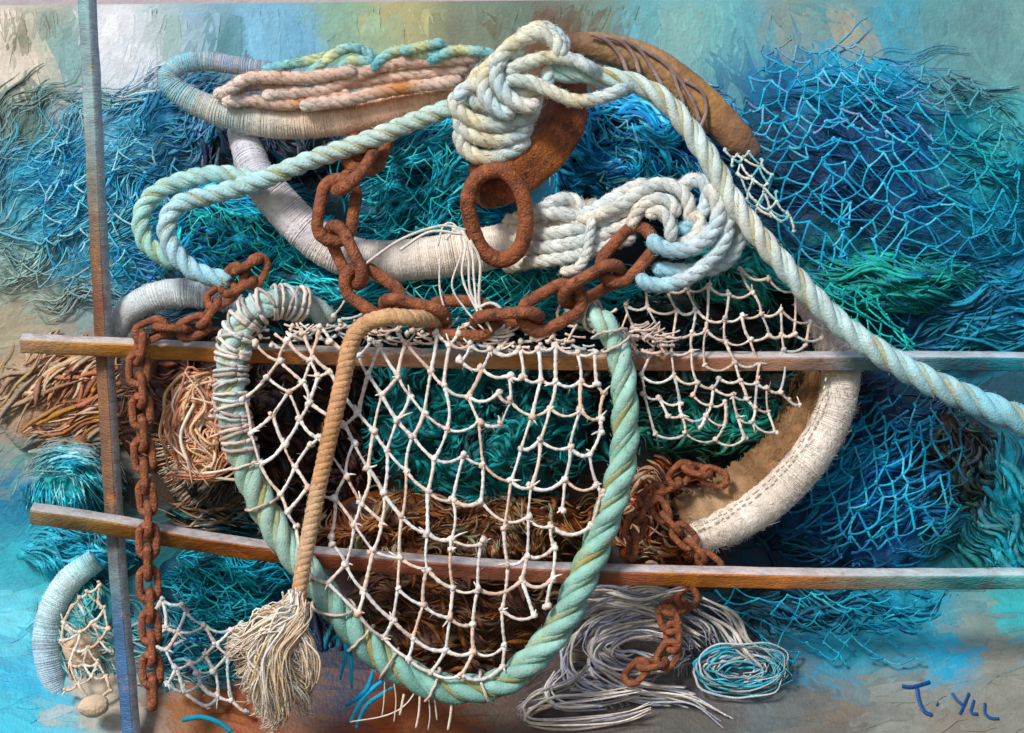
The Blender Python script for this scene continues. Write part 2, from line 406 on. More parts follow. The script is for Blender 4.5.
def largest(E):
    """keep only the strands tied to the main piece of the mesh"""
    par = {}
    def f(x):
        while par.setdefault(x, x) != x: x = par[x]
        return x
    for i, j in E: par[f(i)] = f(j)
    n = {}
    for i, j in E: n[f(i)] = n.get(f(i), 0) + 1
    top = max(n, key=n.get); return [e for e in E if f(e[0]) == top]

def strand(mb, a, b, da, db, r, col, sag=.16, mid=None):
    dx = b[0] - a[0]; dy = b[1] - a[1]; ln = math.hypot(dx, dy)
    s = sag * ln * (abs(dx) / (ln + 1e-6)) ** 1.5 + rng.normal(0, .03) * ln
    off = rng.normal(0, .04) * ln
    pts = []
    for t in np.linspace(0, 1, 7):
        h = 4 * t * (1 - t)
        pts.append(P(a[0] + dx * t + off * h * (dy / (ln + 1e-6)), a[1] + dy * t + s * h, da + (db - da) * t + .004 * h))
    rr = np.array([1.25, 1.05, .95, .9, .95, 1.05, 1.25]) * r * S * (1 + rng.normal(0, .12))
    q = spline(np.array(pts), .0035); rr = np.interp(np.linspace(0, 1, len(q)), np.linspace(0, 1, 7), rr) * (1 + .10 * np.sin(np.arange(len(q)) * 1.9 + rng.uniform(0, 6)) + rng.normal(0, .05, len(q)))
    cc = jit(col, .08) * (1 + .12 * np.sin(np.arange(len(q)) * 1.9)[:, None]); mb.tube(q, rr, cc, 6, rough=.08)
    if r > 1.2:
        for _ in range(3):
            i = rng.integers(1, len(q) - 1); e = q[i] + rng.normal(0, 1, 3) * r * S * 1.6; mb.tube(np.array([q[i], (q[i] + e) / 2, e]), [.0005, .0004, .0002], cc[i], 3)

def net(mb, K, E, dfun, r, cols, sag=.16, knot=1.9, whisk=.35, fade=None):
    K = np.asarray(K, float); dk = [dfun(x, y) + rng.normal(0, .003) for x, y in K]
    if fade:
        E = [e for e in E if rng.random() > .45 * float(np.clip((math.hypot((K[e[0]][0] - fade[0]) / fade[2], (K[e[0]][1] - fade[1]) / fade[3]) - .7) / .45, 0, .9))]
    E = largest(E); used = set()
    for i, j in E:
        c = lin(cols[rng.integers(len(cols))])
        if fade:
            t = float(np.clip((math.hypot((K[i][0] - fade[0]) / fade[2], (K[i][1] - fade[1]) / fade[3]) - .7) / .45, 0, .9)); c = mixc(c, field(*K[i]), t)
        used.update((i, j)); strand(mb, K[i], K[j], dk[i], dk[j], r, c, sag(K[i][0]) if callable(sag) else sag)
    for i in used:
        c = P(K[i][0], K[i][1], dk[i] + r * S * .5); tt = 0 if not fade else float(np.clip((math.hypot((K[i][0] - fade[0]) / fade[2], (K[i][1] - fade[1]) / fade[3]) - .7) / .45, 0, .9)); kf = field(*K[i]) if fade else None
        for _ in range(2): mb.blob(c + rng.normal(0, r * S * .55, 3), r * S * knot * rng.uniform(.75, 1.1), jit(lin(cols[rng.integers(len(cols))]) * (1 - tt) + (kf * tt if fade else 0), .08), .15)
        if rng.random() < whisk:
            e = c + np.array([rng.normal(0, 1), -.6, rng.normal(0, 1)]) * r * S * 3; mb.tube(np.array([c, (c + e) / 2 + rng.normal(0, .001, 3), e]), [r * S * .7, r * S * .6, r * S * .3], jit(lin(cols[0]), .1), 4)

def patch(grid, nu, nv, drop=0.0, jt=1.5, diamond=True):
    """grid of control points (rows) -> knots and edges of a diamond mesh"""
    G = np.array(grid, float)
    rows = [spline(np.c_[g, np.zeros(len(g))], 1e9)[:, :2] for g in G]
    def cr(a, t):
        n = len(a) - 1; x = min(max(t, 0), .9999) * n; i = int(x); f = x - i
        g = lambda k: a[min(max(k, 0), n)]
        p0, p1, p2, p3 = g(i - 1), g(i), g(i + 1), g(i + 2)
        return .5 * (2 * p1 + (p2 - p0) * f + (2 * p0 - 5 * p1 + 4 * p2 - p3) * f * f + (3 * p1 - p0 - 3 * p2 + p3) * f ** 3)
    K = []; idx = {}; E = []
    for j in range(nv + 1):
        for i in range(nu + 1):
            if diamond and (i + j) % 2: continue
            col = np.array([cr(g, i / nu) for g in G]); idx[i, j] = len(K); K.append(cr(col, j / nv) + rng.normal(0, jt, 2))
    for (i, j), k in idx.items():
        for a, b in (((1, 1), (-1, 1)) if diamond else ((1, 0), (0, 1))):
            q = idx.get((i + a, j + b))
            if q is not None and rng.random() > drop: E.append((k, q))
    return np.array(K), E

# ------- tangles of bunched netting
def tangle(label, cx, cy, rx, ry, d0, h, dark, cols, n, flow=0.0, r=1.1, ln=34, curl=1.0, lumps=4.0, name='net_tangle', mixf=.32, wide=.4, boost=None, rot=0.0, seed=0, swirl=0.0, group=None, cover=.9, mesh=None):
    cr, sr = math.cos(rot), math.sin(rot)
    def hgt(u, v):
        q = u * u + v * v
        if q >= 1: return 0
        return math.sqrt(1 - q) * (1 + .45 * mn.noise(Vector((u * lumps * .6 + seed, v * lumps * .6, 2.3))) + .2 * mn.noise(Vector((u * lumps * 2, v * lumps * 2 + seed, 5.3))))
    def at(u, v, e=0): return cx + (u * rx * cr - v * ry * sr), cy + (u * rx * sr + v * ry * cr), d0 + h * hgt(u, v) + e
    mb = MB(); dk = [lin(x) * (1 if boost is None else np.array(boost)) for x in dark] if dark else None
    NA, NR = 56, 16; V = []; C = []
    for i in range(NR + 1):
        for j in range(NA):
            a = 2 * np.pi * j / NA; q = (i / NR) ** .8
            e = 1 + .26 * mn.noise(Vector((math.cos(a) * 2 + seed, math.sin(a) * 2, 1))) + .08 * mn.noise(Vector((math.cos(a) * 6 + seed, math.sin(a) * 6, 1)))
            u, v = q * math.cos(a) * cover, q * math.sin(a) * cover
            x, y, dd = at(u, v); x = cx + (x - cx) * e; y = cy + (y - cy) * e
            V.append(P(x, y, dd - .012 - (0 if i < NR else 0)))
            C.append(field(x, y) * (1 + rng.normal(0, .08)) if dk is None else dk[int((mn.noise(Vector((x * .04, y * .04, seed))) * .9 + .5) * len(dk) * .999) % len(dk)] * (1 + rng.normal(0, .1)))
    o0 = len(V)
    for j in range(NA): # back rim
        p = V[NR * NA + j]; V.append(np.array([p[0], -max(d0 - .05, .004), p[2]])); C.append(C[NR * NA + j])
    q = [[i * NA + j, i * NA + (j + 1) % NA, (i + 1) * NA + (j + 1) % NA, (i + 1) * NA + j] for i in range(NR + 1) for j in range(NA)]
    mb.add(np.array(V), np.array(C), q)
    root = mb.build(name, M_TANGLE); tag(root, label, 'netting', group)
    f = MB(); cl = [lin(c) * (1 if boost is None else np.array(boost)) for c in cols]
    for _ in range(n):
        a = rng.uniform(0, 2 * np.pi); q_ = math.sqrt(rng.random()) * (1.0 if dark is None or rng.random() < .8 else 1.1); u, v = q_ * math.cos(a), q_ * math.sin(a)
        m = 9; L_ = ln * rng.uniform(.5, 1.5); e0 = rng.normal(.001, .0035); th0 = flow + rng.normal(0, .35); pts = []
        x0 = u * rx; y0 = v * ry
        for k in range(m):
            uu, vv = x0 / rx, y0 / ry
            if uu * uu + vv * vv > 1.5: break
            x, y, dd = at(uu, vv, e0); pts.append(P(x, y, dd))
            th = th0 + curl * mn.noise(Vector((x0 * .03 + seed, y0 * .03, e0 * 40))) * 2
            if swirl: th = th * (1 - swirl) + swirl * (math.atan2(y0, x0) + math.pi / 2 + rng.normal(0, .15))
            x0 += math.cos(th) * L_ / m; y0 += math.sin(th) * L_ / m
        if len(pts) < 4: continue
        ci = int(np.clip((mn.noise(Vector((u * 3 + seed, v * 3, 9))) * .8 + .5 + rng.normal(0, .22)) * len(cl), 0, len(cl) - 1))
        rr = r * S * (rng.uniform(.45, 1.1) if rng.random() > wide else rng.uniform(1.3, 2.4)) * np.sin(np.linspace(.35, np.pi - .25, len(pts)))
        p = np.array(pts); fx, fy, _ = at(u, v)
        mf = mixf if dark else mixf + (.92 - mixf) * min(1, max(0, (q_ - .55) / .4))
        f.tube(p, rr, jit(cl[ci] * (1 - mf) + field(fx, fy) * mf, .1), 5, flat=.42 if dark else .3)
    if n: f.build('strands', M_TANGLE, root)
    return root, at

# ================================================================== OBJECTS
# ------------------------------------------------------------------ bunched nets behind everything
T = tangle
T('wide spread of loose sky blue netting either side of the pole at upper left', 120, 205, 175, 125, .004, .018, None, ['8AD0E0', '6CC4DC', 'B0E4EC', '55B0D0', '7CCAD4', '4A9CB0', '3A7AB8'], 1300, -.45, .72, 70, .9, wide=.2, mixf=.45, seed=40)
T('small dark blue bunched netting at left below the end of the flattened pale hoop', 190, 128, 56, 40, .01, .04, None, ['3F90BC', '2A6FA8', '5FB4D0', '2A4A8A', '8AC0D8'], 200, -.4, 1.2, 44, 1.0, wide=.2, seed=1)
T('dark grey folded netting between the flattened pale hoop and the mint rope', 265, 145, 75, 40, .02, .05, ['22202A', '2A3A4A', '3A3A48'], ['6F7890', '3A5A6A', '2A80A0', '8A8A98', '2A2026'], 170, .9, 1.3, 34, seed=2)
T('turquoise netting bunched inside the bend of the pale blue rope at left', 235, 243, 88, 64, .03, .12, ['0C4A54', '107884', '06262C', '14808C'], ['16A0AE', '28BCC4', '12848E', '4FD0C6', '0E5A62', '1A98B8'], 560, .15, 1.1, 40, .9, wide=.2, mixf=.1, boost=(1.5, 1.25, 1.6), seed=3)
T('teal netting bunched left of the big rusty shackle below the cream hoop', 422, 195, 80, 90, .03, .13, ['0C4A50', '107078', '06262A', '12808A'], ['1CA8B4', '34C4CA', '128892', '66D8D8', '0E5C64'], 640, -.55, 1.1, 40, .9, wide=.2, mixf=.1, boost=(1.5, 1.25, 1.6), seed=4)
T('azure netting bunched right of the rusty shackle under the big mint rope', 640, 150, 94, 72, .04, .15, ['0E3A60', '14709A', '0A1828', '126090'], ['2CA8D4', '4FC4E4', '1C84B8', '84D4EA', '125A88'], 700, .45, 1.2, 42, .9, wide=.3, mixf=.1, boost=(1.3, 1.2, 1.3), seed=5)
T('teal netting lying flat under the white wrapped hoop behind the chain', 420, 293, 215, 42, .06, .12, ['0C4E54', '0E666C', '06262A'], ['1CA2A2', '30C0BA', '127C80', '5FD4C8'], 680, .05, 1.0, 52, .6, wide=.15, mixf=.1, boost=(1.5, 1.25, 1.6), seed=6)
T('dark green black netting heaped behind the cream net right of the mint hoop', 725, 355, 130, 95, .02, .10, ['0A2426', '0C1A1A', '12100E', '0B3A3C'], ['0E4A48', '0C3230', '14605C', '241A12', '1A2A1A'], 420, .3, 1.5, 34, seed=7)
T('turquoise frayed netting in the corner under the big mint rope', 742, 268, 56, 42, .10, .08, ['0A4A50', '0C2A2C'], ['1FA9A4', '3FC4BC', '149090', '8ADACC'], 300, .7, 1.1, 34, 1.2, seed=8)
T('green frayed netting between the cream net and the right canvas hoop', 715, 428, 95, 30, .10, .06, ['0C3A36', '122420'], ['1F9084', '3FAF9C', '12605A', '6FC0A8'], 260, .1, 1.2, 30, 1.4, seed=9)
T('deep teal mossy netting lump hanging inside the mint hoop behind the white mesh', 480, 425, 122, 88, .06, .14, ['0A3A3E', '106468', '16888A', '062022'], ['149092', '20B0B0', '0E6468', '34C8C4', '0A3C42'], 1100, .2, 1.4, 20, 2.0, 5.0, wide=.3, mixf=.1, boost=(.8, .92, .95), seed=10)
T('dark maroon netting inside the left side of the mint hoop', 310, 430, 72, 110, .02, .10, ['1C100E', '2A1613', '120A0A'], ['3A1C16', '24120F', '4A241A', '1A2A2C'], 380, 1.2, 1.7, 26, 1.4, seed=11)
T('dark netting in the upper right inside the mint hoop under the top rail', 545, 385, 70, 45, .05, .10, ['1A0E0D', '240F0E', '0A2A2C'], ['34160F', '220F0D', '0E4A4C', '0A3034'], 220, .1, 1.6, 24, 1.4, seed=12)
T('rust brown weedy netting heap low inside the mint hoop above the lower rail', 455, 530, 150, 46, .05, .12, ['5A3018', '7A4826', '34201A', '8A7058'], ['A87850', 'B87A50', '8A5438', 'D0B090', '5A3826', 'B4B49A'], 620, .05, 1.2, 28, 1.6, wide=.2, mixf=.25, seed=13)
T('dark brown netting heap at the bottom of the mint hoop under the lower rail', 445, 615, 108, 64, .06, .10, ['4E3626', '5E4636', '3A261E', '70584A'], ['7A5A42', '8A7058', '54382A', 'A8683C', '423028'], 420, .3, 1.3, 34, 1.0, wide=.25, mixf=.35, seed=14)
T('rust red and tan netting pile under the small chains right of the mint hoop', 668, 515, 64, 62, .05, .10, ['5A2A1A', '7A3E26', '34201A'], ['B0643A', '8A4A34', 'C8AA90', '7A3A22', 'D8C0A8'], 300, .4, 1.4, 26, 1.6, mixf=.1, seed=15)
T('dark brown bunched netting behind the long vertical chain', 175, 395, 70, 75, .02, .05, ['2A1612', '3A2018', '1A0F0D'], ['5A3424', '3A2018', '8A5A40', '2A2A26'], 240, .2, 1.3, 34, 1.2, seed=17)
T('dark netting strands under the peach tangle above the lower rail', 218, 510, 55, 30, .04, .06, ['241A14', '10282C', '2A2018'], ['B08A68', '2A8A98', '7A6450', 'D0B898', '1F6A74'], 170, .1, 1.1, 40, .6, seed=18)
T('reddish brown torn netting fanned out at the far left above the turquoise tangle', 62, 402, 76, 60, .01, .03, None, ['B06A54', 'C88E70', 'DCC0A4', '8A5040', 'E4CCB4', 'C08A48'], 230, -.5, 1.5, 56, .5, wide=.5, mixf=.3, seed=19)
T('loose teal and aqua netting spread under the torn white mesh at the bottom left', 190, 655, 88, 62, ground_d(660), .03, None, ['2AA0AC', '48B8C4', '1A7C8C', '7CD0D4', '3A90C0', 'D8E0DC'], 330, .4, 1.1, 52, 1.0, wide=.2, mixf=.15, seed=41)
T('loose aqua and cream netting around the pale arc at the lower left', 80, 640, 60, 66, .078, .03, None, ['6AC0C8', 'A8DCE0', '3A98A8', 'E4DCCC', 'D8CCB8', '58B0BC'], 260, 1.1, 1.1, 48, 1.0, wide=.2, mixf=.2, seed=42)
T('turquoise tangle of net twine left of the pole above the lower rail', 68, 478, 50, 42, .03, .08, None, ['38C0C0', '6AD8D2', '209AA4', '9AE4E0', '187C84'], 330, .2, 1.0, 56, .5, wide=.15, mixf=.15, boost=(1.5, 1.25, 1.6), seed=20, swirl=.35)
T('turquoise tangle of net twine left of the pole below the lower rail', 75, 548, 56, 32, .03, .06, None, ['34B4C0', '66CCD4', '2090A0', '2A8498'], 230, .2, 1.1, 44, 1.0, wide=.3, boost=(1.5, 1.25, 1.6), seed=21)
T('teal netting hanging below the lower rail right of the long chain', 222, 590, 72, 44, .05, .10, ['0C4C58', '0E3A46', '14707C'], ['22ACB4', '44C8CC', '16828C', '0E5A64'], 400, .35, .95, 46, .7, wide=.15, mixf=.1, boost=(1.5, 1.25, 1.6), seed=22)
T('bright cobalt blue netting lump under the torn white mesh at lower left', 190, 645, 38, 42, .04, .08, ['0E4A80', '1560A0', '0A2A40'], ['1F78B8', '2F98D0', '14508A', '4FA8C0'], 210, .4, 2.0, 20, 1.8, seed=23)
T('dark blue black netting hanging behind the frayed tan rope end', 330, 650, 42, 62, .02, .06, ['141828', '20243A', '2A2A3A'], ['2A3048', '3A4058', '1A1C2A', '2A90B0', '4A4A60'], 170, 1.45, 1.6, 46, .4, seed=24)
lilac, _ = T('lilac grey pile of loose net twine on the ground under the small rusty chain', 655, 648, 105, 60, ground_d(640), .045, None, ['C0BAB8', 'DCD2C8', 'A4A4B0', 'C4C8D8', '8A8A96', 'ECE2D6'], 150, 0, 1.0, 80, .3, 2.0, wide=.1, mixf=.2, seed=27, swirl=.7)
def skein(parent, curves, n, sp, d, cols, r=1.3):
    mb = MB()
    for c in curves:
        for k in range(n):
            o = rng.normal(0, sp, 2); w1 = rng.normal(0, sp * .6, (len(c), 2)); zz = rng.normal(0, .008, len(c)); dd = d + rng.uniform(0, .03)
            q = spline(PP([(x + o[0] + a, y + o[1] + b, dd + z) for (x, y), (a, b), z in zip(c, w1, zz)], d), .008); m = len(q)
            mb.tube(q, rng.uniform(.6, 1.35) * r * S * np.sin(np.linspace(.5, 2.64, m)), jit(lin(cols[rng.integers(len(cols))]), .1), 5, rough=.06)
    return mb.build('loops', M_ROPE, parent)
def ell(cx, cy, a, b, t0=0, t1=6.1): return [(cx + a * math.cos(t), cy + b * math.sin(t)) for t in np.linspace(t0, t1, 12)]
GR = ['D4CCC8', 'EEE4DA', 'B8B8C4', 'D4D8E4', 'A4A4B0', 'F6EEE4']
skein(lilac, [[(650, 606), (600, 618), (572, 640), (566, 665), (582, 685), (612, 695), (650, 697), (690, 702), (728, 726)], [(665, 628), (612, 634), (592, 654), (602, 672), (640, 690), (690, 698)], ell(645, 648, 50, 22, .5, 6.2), ell(645, 650, 36, 14, 0, 5.6), ell(650, 645, 62, 30, 2.2, 6.3), [(700, 606), (726, 622), (742, 646), (758, 660)], [(570, 600), (600, 594), (640, 600), (680, 592)], [(560, 640), (575, 615), (610, 602), (660, 612), (700, 640)]], 9, 4.2, ground_d(650) + .05, GR, 1.5)
peach, _ = T('peach pink tangle of twine left of the mint hoop', 203, 432, 44, 64, .12, .10, None, ['ECC4AA', 'F4D8C4', 'D8A488', 'FAEADC', 'C08468', 'E4C0A0'], 330, 0, 1.0, 48, .4, wide=.1, mixf=0, seed=16, swirl=.7)
skein(peach, [ell(200, 425, 26, 42, .3, 6.3), ell(204, 430, 18, 30, 1, 7), ell(208, 436, 11, 18, 2, 8), ell(206, 428, 33, 50, 2, 6), [(180, 395), (200, 400), (225, 402), (240, 392)], [(175, 470), (200, 478), (228, 470), (240, 455)], [(190, 380), (205, 410), (190, 440), (215, 470)], [(235, 385), (215, 415), (232, 450)]], 9, 7, .205, ['F4D0B8', 'FAE4D4', 'E0A88C', 'F0C0A4', 'C88A70', 'F0C8A0'], 1.3)
twist, _ = T('grey blue twist of loose net twine between mint hoop and lilac pile', 580, 695, 66, 26, ground_d(690), .03, None, ['9AA0B4', 'B4B8C8', '7A7E8A', 'C0B8B4'], 70, -.1, 1.0, 80, .4, 2.0, wide=.15, seed=28, swirl=.6)
skein(twist, [[(640, 690), (600, 697), (552, 700), (526, 709), (530, 721), (570, 722), (620, 716), (650, 706)], [(560, 672), (548, 690), (560, 706), (600, 706)], [(590, 668), (570, 684), (540, 694), (520, 712)]], 8, 2.6, ground_d(700) + .03, GR)
oval, _ = T('flat oval of grey and aqua net twine right of the lilac pile', 742, 668, 58, 28, ground_d(668), .03, None, ['B0BABE', '5FB4C4', '8A9498', 'CCD0D4', '40B4CC'], 70, 0, .9, 84, .25, 1.5, wide=.1, seed=29, swirl=.88)
skein(oval, [ell(742, 668, 46, 21, .2, 6.4), ell(742, 668, 36, 15, 1, 6.8), ell(740, 669, 24, 9, 2, 7.6)], 9, 3.2, ground_d(668) + .03, ['C0CCD0', '78C0D0', 'A0ACB0', 'DCE2E6', '50B4CC'], 1.1)
T('wide deep blue spread of netting under the large blue mesh at upper right', 868, 192, 162, 142, .006, .07, None, ['12507F', '1A6AA0', '2A80B4', '0C3458', '1F86A8', '1A4A9A'], 620, .2, 1.0, 64, .6, wide=.15, mixf=.6, boost=(1.5, 1.45, 1.25), seed=30)
T('green teal folds of netting right of the big mint rope', 868, 282, 92, 32, .06, .08, ['0C6A6A', '0C4A5A', '108880'], ['18AA9E', '34C4B2', '108884', '127A96'], 330, .3, 1.3, 70, .4, wide=.3, seed=31)
T('midnight blue netting above the right end of the upper rail', 945, 310, 105, 60, .01, .05, None, ['2080A8', '186488', '34A0C0', '12486A', '24909C'], 240, -.25, 1.2, 68, .5, wide=.35, mixf=.5, boost=(1.4, 1.4, 1.2), seed=32)
T('strong blue netting heap between the rails right of the canvas hoop', 855, 485, 130, 92, .006, .07, None, ['1A84C0', '34A8D8', '10609C', '54BCE0', '0C4878'], 560, -.35, 1.3, 50, .8, wide=.35, mixf=.4, boost=(1.3, 1.3, 1.2), seed=33)
T('dark brown netting at the right edge behind the fine blue mesh', 955, 465, 45, 52, .01, .06, ['1A1410', '241A14', '10202A'], ['3A2A1C', '1F4A58', '5A6A60', '2A1C14'], 190, 1.2, 1.6, 34, 1.0, seed=34)
T('aqua smeared netting at the right edge between the rails', 1002, 500, 56, 76, .006, .03, None, ['50BCCC', '7ACCD6', '38A0B8', '78B4B4'], 110, 1.1, 1.8, 54, .7, wide=.6, mixf=.6, seed=35)
T('dark teal netting hanging under the lower rail at right', 825, 622, 125, 52, .02, .05, None, ['1478A0', '1F94B8', '0E5878', '35AFC8'], 240, .1, 1.4, 54, .6, mixf=.5, seed=36)

# ------------------------------------------------------------------ steel bars
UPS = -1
def bar(pts, d, wid, hei, stops, name, label, cat, roll=30, us=None):
    mb = MB(); p = spline(PP(pts, d), .012); t, n, b = frames(p)
    L = np.concatenate([[0], np.cumsum(np.linalg.norm(np.diff(p, axis=0), axis=1))])
    col = colpath(p, stops, len(pts), .3, 6)
    prof = []
    for sx, sy in ((1, 1), (-1, 1), (-1, -1), (1, -1)):
        for k in range(4):
            a = math.atan2(sy, sx) - math.pi / 4 + k * math.pi / 6 * 1.0
            prof.append((sx * (wid / 2 - 2) + 2 * math.cos(a), sy * (hei / 2 - 2) + 2 * math.sin(a)))
    prof = np.array(prof) * S; r = math.radians(roll); m = len(prof)
    R = np.array([[math.cos(r), -math.sin(r)], [math.sin(r), math.cos(r)]]); prof = prof @ R.T
    V = p[:, None] + prof[None, :, :1] * n[:, None] + prof[None, :, 1:] * b[:, None]
    wob = np.array([[.0012 * mn.noise(Vector((x * 14, j * .7, 2))) for j in range(m)] for x in L])
    V = V + wob[:, :, None]
    i = np.arange(len(p) - 1)[:, None]; j = np.arange(m)[None]; j2 = (j + 1) % m
    q = np.stack([i * m + j, i * m + j2, (i + 1) * m + j2, (i + 1) * m + j], -1).reshape(-1, 4)
    C = np.repeat(col[:, None], m, 1); up = np.argsort(-prof[:, 1] * UPS)[:5]; C[:, up] = C[:, up] * .35 + lin('D0D6DC') * .65  # pale highlight painted into the vertex colours along one edge of the bar
    mb.add(V.reshape(-1, 3), C.reshape(-1, 3), q)
    for e in (0, len(p) - 1):
        c0 = mb.n; mb.add(np.vstack([V[e], p[e:e + 1]]), np.vstack([C[e], C[e][:1]]), None, np.stack([np.full(m, m), np.arange(m), (np.arange(m) + 1) % m], 1))
    return tag(mb.build(name, M_RAIL), label, cat)

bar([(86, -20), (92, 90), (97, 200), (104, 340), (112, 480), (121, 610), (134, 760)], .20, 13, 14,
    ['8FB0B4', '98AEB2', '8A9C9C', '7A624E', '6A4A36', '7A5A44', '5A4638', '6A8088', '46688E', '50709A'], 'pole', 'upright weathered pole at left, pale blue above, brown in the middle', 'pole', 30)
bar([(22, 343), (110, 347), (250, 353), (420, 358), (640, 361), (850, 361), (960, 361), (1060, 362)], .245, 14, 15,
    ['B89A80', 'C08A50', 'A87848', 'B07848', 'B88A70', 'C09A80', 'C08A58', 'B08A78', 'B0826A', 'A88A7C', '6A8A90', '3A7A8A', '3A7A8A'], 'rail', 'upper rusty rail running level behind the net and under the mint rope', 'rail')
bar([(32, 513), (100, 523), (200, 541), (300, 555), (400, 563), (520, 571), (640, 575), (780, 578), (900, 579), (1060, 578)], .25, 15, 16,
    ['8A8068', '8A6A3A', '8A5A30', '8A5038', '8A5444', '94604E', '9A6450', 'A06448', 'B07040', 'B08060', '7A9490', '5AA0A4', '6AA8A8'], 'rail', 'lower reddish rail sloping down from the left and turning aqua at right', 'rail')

# ------------------------------------------------------------------ padded hoops
wrapped([(470, 66), (440, 96), (400, 108), (340, 119), (280, 122), (225, 113), (186, 97), (169, 80), (178, 66), (205, 61), (240, 66), (290, 72)], .20,
        [9, 15, 16, 16, 16, 16, 14, 12, 10, 9, 8, 6], ['E8C8B0', 'E8BCA0', 'E8C0A8', 'EAD0BC', 'D8D4CC', 'A8CCD4', '8FC4D4', '8AA8C0', '7A8AA8'],
        'wrapped_hoop', 'flattened peach and pale blue wrapped hoop at the top left', 'hoop', 'F4E0D0', seed=1)
wrapped([(240, 132, .10), (248, 152, .17), (256, 174), (274, 197), (300, 225), (332, 250), (372, 261), (420, 259), (470, 252), (520, 240), (562, 222), (600, 212)], .20,
        [12, 15, 18, 19, 19, 20, 20, 21, 20, 17, 14], ['B8BCD0', 'D8D8E2', 'E8E2E4', 'ECE4DC', 'F0E6DA', 'EADCD0', 'E4D0C0'],
        'wrapped_hoop', 'white wrapped hoop passing behind the thick chain and through the rusty ring', 'hoop', 'F6EEE6', seed=2)
hoop_r = wrapped([(806, 296), (826, 325), (839, 355), (840, 388), (829, 425), (803, 466), (765, 503), (722, 528), (688, 540)], .19,
        [15, 17, 18, 18, 19, 19, 19, 18, 14], ['B4ACA8', 'CCC4C0', 'E6DED8', 'F4ECE4', 'E8DCD0', 'F0E6DC', 'ECE0D4'],
        'wrapped_hoop', 'cream canvas covered hoop behind the upper rail at right with a stitched inner band', 'hoop', 'F2E8DC', seed=3)
mb = MB(); p = spline(PP([(818, 372), (806, 408), (785, 444), (752, 480), (712, 508), (680, 520)], .155), .005)
mb.tube(p, np.interp(np.linspace(0, 1, len(p)), [0, .3, .7, 1], [10, 17, 24, 22]) * S, colpath(p, ['6A4A30', 'AC8C6C', '9A7A5E', 'BCA084', '8A6A50'], 4, .5), 14, rough=.09); fuzz(mb, p, np.interp(np.linspace(0, 1, len(p)), [0, .3, .7, 1], [10, 17, 24, 22]) * S, colpath(p, ['A8845C', 'E0C8AC', 'C89A6A', 'E8D8C8'], 5, .5), 2600, .012)
mb.build('inner_band', M_WRAP, hoop_r)
mb = MB(); p = spline(PP([(826, 325), (839, 355), (840, 388), (829, 425), (803, 466), (765, 503), (722, 528), (688, 540)], .19), .005); fuzz(mb, p, 19 * S, colpath(p, ['F4ECE2', 'E0CDBA', 'FAF4EC', 'D8C8BC'], 6, .4, 60), 4200, .015)
p = spline(PP([(818, 372), (806, 408), (785, 444), (752, 480), (712, 508), (680, 520)], .155), .005); fuzz(mb, p, 20 * S, colpath(p, ['7A5634', 'C8A078', 'A87A50', 'E8D8C4'], 8, .5, 60), 4200, .018)
mb.build('fringe', M_ROPE, hoop_r)
mb = MB(); st = [(829, 372), (818, 410), (796, 450), (760, 488), (718, 516), (690, 528)]; p = spline(PP(st, .232), .004)
for i in range(0, len(p) - 4, 3): mb.tube(p[i:i + 3] + rng.normal(0, .0012, 3), .0022, jit(lin('EAD8C0'), .15), 5)
mb.build('stitching', M_ROPE, hoop_r)
wrapped([(112, 338), (128, 312), (152, 298), (180, 293), (212, 296), (240, 305)], .15, [11, 13, 14, 14, 13, 10], ['C8C8C4', 'D4DCE0', 'E0E6E8', 'C0D0DC', '8FA8B8'],
        'wrapped_hoop', 'short pale blue white arc of hoop above the upper rail beside the pole', 'hoop', None, seed=4)
wrapped([(96, 560), (70, 580), (52, 610), (47, 645), (54, 680), (66, 705)], .10, [11, 13, 13, 14, 13, 10], ['C0EAF0', 'DCF2F6', 'C8E4EC', 'B4C8D8', 'A4BCC8'],
        'wrapped_hoop', 'pale blue arc of hoop standing at the lower left edge below the lower rail', 'hoop', None, seed=5)

# ------------------------------------------------------------------ hose and thin ropes on the top
mb = MB(); p = spline(PP([(556, 46), (585, 46), (612, 50), (648, 63), (688, 91), (718, 119), (742, 143), (757, 156)], .16), .006)
rr = np.interp(np.linspace(0, 1, len(p)), [0, .2, .45, .7, .9, 1], [11, 15, 18, 18, 16, 8]) * S
mb.tube(p, rr, colpath(p, ['6A5040', '9A7E62', 'A6886A', '9C7A5C', 'B08A60', '94725A', '6A6062'], 3, .35), 18, rough=.012)
hose = tag(mb.build('hose', M_HOSE), 'thick brown hose arching behind the mint rope at the top', 'hose')
mb = MB()
for pts in ([(590, 34), (606, 40), (620, 55), (628, 74)], [(604, 36), (622, 42), (634, 56), (640, 74)], [(622, 38), (640, 50), (652, 68), (662, 86)], [(640, 47), (668, 66), (678, 88), (684, 104)], [(650, 52), (674, 72), (692, 100), (700, 122)], [(684, 80), (702, 92), (706, 112), (700, 128)]):
    p = spline(PP(pts, .2), .006); mb.tube(p, .0042, colpath(p, ['A08C84', '8A7470', 'B09C92'], 2, .3), 6, rough=.08)
mb.build('cord', M_ROPE, hose)
mb = MB()
